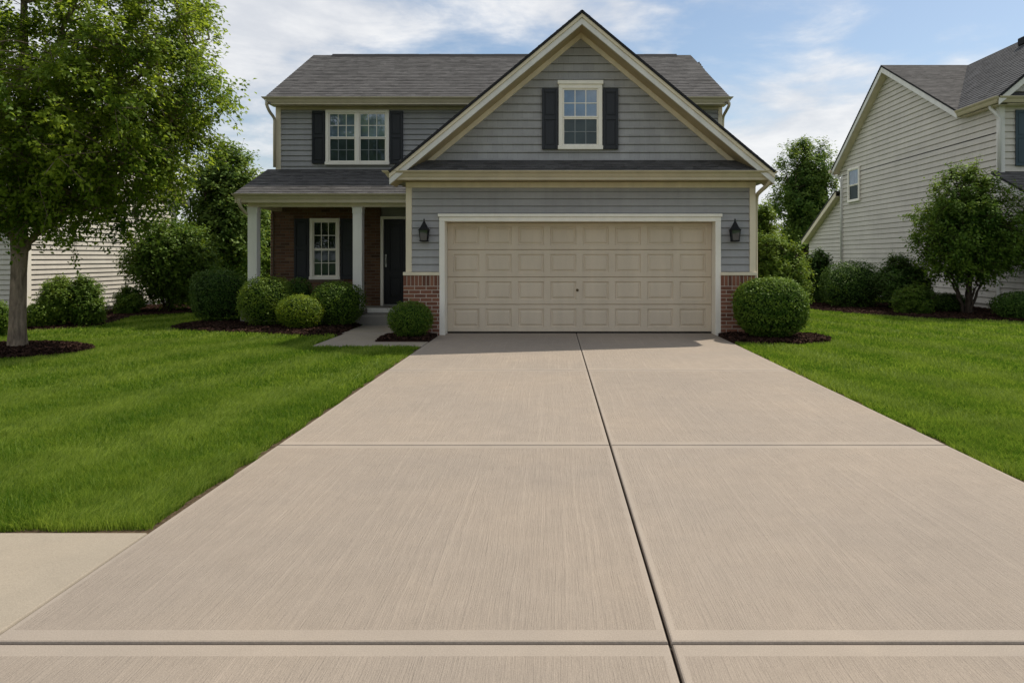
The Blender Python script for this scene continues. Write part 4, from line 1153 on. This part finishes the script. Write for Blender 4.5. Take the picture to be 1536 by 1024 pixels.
def bed(pts, label, dens=1500, seed=1, h=.05, smooth=True):
    loop = smooth_loop(pts) if smooth else pts
    beds.append(loop); rg = np.random.default_rng(seed)
    cx = sum(p[0] for p in loop) / len(loop); cy = sum(p[1] for p in loop) / len(loop)
    V = []; Q = []; rings = [(1.0, -.03), (.985, .012), (.9, h * .7), (.6, h), (.02, h)]
    n = len(loop)
    for f, z in rings: V += [(cx + (p[0] - cx) * f, cy + (p[1] - cy) * f, z) for p in loop]
    for r in range(len(rings) - 1):
        for k in range(n): Q.append((r * n + k, r * n + (k + 1) % n, (r + 1) * n + (k + 1) % n, (r + 1) * n + k))
    xs = np.array([p[0] for p in loop]); ys = np.array([p[1] for p in loop])
    area = .5 * abs(np.dot(xs, np.roll(ys, 1)) - np.dot(ys, np.roll(xs, 1))); k = int(area * dens * 1.6)
    x = rg.uniform(xs.min(), xs.max(), k * 2); y = rg.uniform(ys.min(), ys.max(), k * 2); s = poly_in(loop, x, y); x, y = x[s][:k], y[s][:k]; k = len(x)
    c = np.stack([x, y, np.full(k, h * .9) + rg.uniform(-.012, .016, k)], 1)
    edge = np.min(np.hypot(x[:, None] - xs[None, :], y[:, None] - ys[None, :]), axis=1); c[:, 2] -= np.clip(.18 - edge, 0, .18) * h / .18 * .8
    nr = np.array([0, 0, 1.0]) + rg.normal(0, .55, (k, 3)); tp_ = rg.normal(0, 1, (k, 3)) * np.array([1, 1, .25])
    v2, q2 = leaf_quads(c, nr, tp_, rg.uniform(.03, .085, k), .32, rg)
    tint = np.r_[np.full(len(V), .25), np.repeat(np.clip(rg.normal(.45, .3, k), 0, 1), 4)]
    Vn = np.vstack([np.array(V), v2]); Qn = np.vstack([np.array(Q), q2 + len(V)])
    return tag(np_quads('mulch_bed', Vn, Qn, np.zeros(len(Qn)), tint, [M['mulch']]), label, kind='structure')


bed([(bx + 1.15 * math.cos(a), by - .15 + .95 * math.sin(a)) for a in np.linspace(0, 2 * math.pi, 10, endpoint=False)], 'round mulch ring at the foot of the shade tree', 2600, 1, .07)
bed([(-7.9, 15.2), (-7.2, 14.55), (-6.2, 14.2), (-5.0, 13.75), (-4.4, 13.6), (-4.03, 13.95), (-4.08, 15.0), (-4.25, 15.75), (-6.0, 15.78), (-7.4, 16.6)], 'dark mulch bed under the porch shrubs', 1600, 2, .07)
bed([(-3.07, 12.66), (-2.16, 12.66), (-2.16, 13.68), (-2.6, 13.69), (-3.07, 13.69)], 'small mulch corner by the left brick pier', 2200, 3, .04, False)
bed([(3.07, 13.69), (3.07, 12.6), (3.45, 12.25), (4.2, 12.2), (4.75, 12.55), (4.95, 13.1), (4.7, 13.7), (4.2, 14.2), (3.83, 14.6), (3.83, 13.69)], 'mulch patch under the clipped ball shrub', 2200, 4, .05, False)
bed([(-12.0, 13.6), (-10.6, 14.4), (-9.7, 15.3), (-9.9, 16.6), (-10.3, 18.0), (-9.6, 19.0), (-9.2, 20.2), (-10.0, 21.4), (-12.0, 22.0), (-12.6, 18.0)], 'curved mulch bed along the left house', 900, 5, .04)
bed([(7.2, 22.6), (7.0, 21.2), (7.6, 19.3), (8.6, 17.8), (10.0, 16.9), (11.5, 16.2), (12.4, 16.6), (12.3, 20), (12.2, 23.0), (10, 23.2)], 'long mulch bed along the right beige house', 900, 6, .04)

# ------------------------------------------------------------------ grass
def grass(regions, seed=7):
    rg = np.random.default_rng(seed); Vs = []; T_ = []
    for (x0, x1, y0, y1, dens, ln, wd) in regions:
        k = int((x1 - x0) * (y1 - y0) * dens); x = rg.uniform(x0, x1, k); y = rg.uniform(y0, y1, k)
        inner = (x > -.80 * y - .8) & (x < .69 * y + .8)
        vis = (x > -.80 * y - 3) & (x < .69 * y + 3.5) & (inner | (rg.random(k) < .4))            # a little wider than the picture
        ok = vis & ~((x > DL - .045 - .03 * np.sin(y * 9 + 2 * np.sin(y * 3.7))) & (x < DR + .035 + .025 * np.sin(y * 8 + 2 * np.sin(y * 4.1))))
        ok &= ~((x > GL - .1) & (x < GR + .1) & (y > 13.6)) & ~((x > -6.9) & (x < 4.1) & (y > 15.6))
        ok &= ~((x > -4.06) & (x < DL) & (y > 11.97) & (y < 16)) & (y > 3.945 + .02 * np.sin(x * 11 + 2 * np.sin(x * 4.3)))
        ok &= ~((x > RX - .05) & (y > 17.2)) & ~((x < LX + .05) & (y > 16.5))
        x, y = x[ok], y[ok]
        for bl in beds:
            s = ~poly_in(bl, x, y); x, y = x[s], y[s]
        k = len(x)
        # mower stripes: neighbouring passes lean opposite ways, light and dark also painted as tint
        u = np.where(x < 0, x * .95 - y * .26, x * .955 + y * .27); stripe = np.sin(u * 2 * math.pi / 1.25 + .5 * np.sin(y * .9) + .3 * np.sin(y * 2.3 + x))
        cl = np.sin(x * 3.1 + 1.7 * np.sin(y * 2.3)) * np.sin(y * 2.7 + 1.3 * np.sin(x * 1.9))
        patch = np.sin(x * 9 + 2 * np.sin(y * 7)) * np.sin(y * 8 + 2 * np.sin(x * 6))
        h = ln * rg.uniform(.55, 1.2, k) * (1 + .15 * patch); a = rg.uniform(0, 2 * math.pi, k)
        ld = np.stack([np.cos(a), np.sin(a)], 1) * rg.uniform(.1, .75, k)[:, None] + np.stack([.05 * stripe, .26 * np.sign(stripe) * np.abs(stripe) ** .5], 1)
        # blades at the borders fall over the edge
        e = np.clip(1 - (DL - x) / .12, 0, 1) * (x < DL) * (y > 3.8); ld[:, 0] += .3 * e
        e = np.clip(1 - (y - 3.9) / .12, 0, 1); ld[:, 1] -= .6 * e
        wx = -np.sin(a + 1.2) * wd * .5; wy = np.cos(a + 1.2) * wd * .5
        zb = np.full(k, -.04)
        base = np.stack([x, y, zb], 1); mid = base + np.stack([ld[:, 0] * h * .35, ld[:, 1] * h * .35, h * .62], 1)
        tipp = base + np.stack([ld[:, 0] * h * 1.0, ld[:, 1] * h * 1.0, h * (1.02 - .25 * np.hypot(ld[:, 0], ld[:, 1]))], 1)
        w = np.stack([wx, wy, np.zeros(k)], 1)
        Vs.append(np.stack([base - w, base + w, mid - w * .8, mid + w * .8, tipp - w * .15, tipp + w * .15], 1).reshape(-1, 3))
        tt = np.clip(.42 + .20 * stripe + .14 * cl + .08 * patch + rg.normal(0, .26, k), 0, 1)
        dry = rg.random(k) < .015; tt[dry] = 1
        T_.append(np.repeat(tt, 6))
    V = np.vstack(Vs); k = len(V) // 6; b = (np.arange(k) * 6)[:, None]
    Q = np.hstack([b + np.array([0, 1, 3, 2]), b + np.array([2, 3, 5, 4])]).reshape(-1, 4)
    return tag(np_quads('grass', V, Q, np.zeros(len(Q)), np.concatenate(T_), [M['grass']]), 'short mown green grass of the lawns', 'grass', kind='stuff')


grass([(-6.6, DL, 3.9, 5.4, 21000, .088, .0040), (-9.5, DL, 5.4, 8.0, 11000, .082, .0056), (-13.5, DL, 8.0, 13.0, 3600, .075, .0105), (-19, GL, 13.0, 24, 1100, .075, .02), (-16, -6, 24, 34, 350, .08, .035),
       (DR, 8.5, 3.9, 6.5, 16000, .082, .0048), (DR, 9.8, 6.5, 9.0, 9000, .078, .0065), (DR, 12.5, 9.0, 13.0, 3400, .075, .0115), (DR, 16, 13, 24, 1100, .075, .02), (4.1, 12, 24, 36, 350, .08, .035)])

# narrow bare-soil edge along the paving
m = MB(); rg_ = random.Random(5)
for side, xe in ((-1, DL), (1, DR)):
    y = 3.9
    while y < 12.0 if side < 0 else y < 13.6:
        w0 = .05 + rg_.uniform(0, .03); m.quad((xe, y, -.016), (xe + side * w0, y, -.026), (xe + side * (.05 + rg_.uniform(0, .03)), y + .12, -.026), (xe, y + .12, -.016)); y += .12
for xa in range(30):
    m.quad((DL - .3 * xa - .3, 3.885, -.016), (DL - .3 * xa, 3.885, -.016), (DL - .3 * xa, 3.99, -.028), (DL - .3 * xa - .3, 3.99, -.028))
tag(m.build('soil_edge', M['soil']), 'thin strip of bare soil between lawn and driveway', kind='structure')
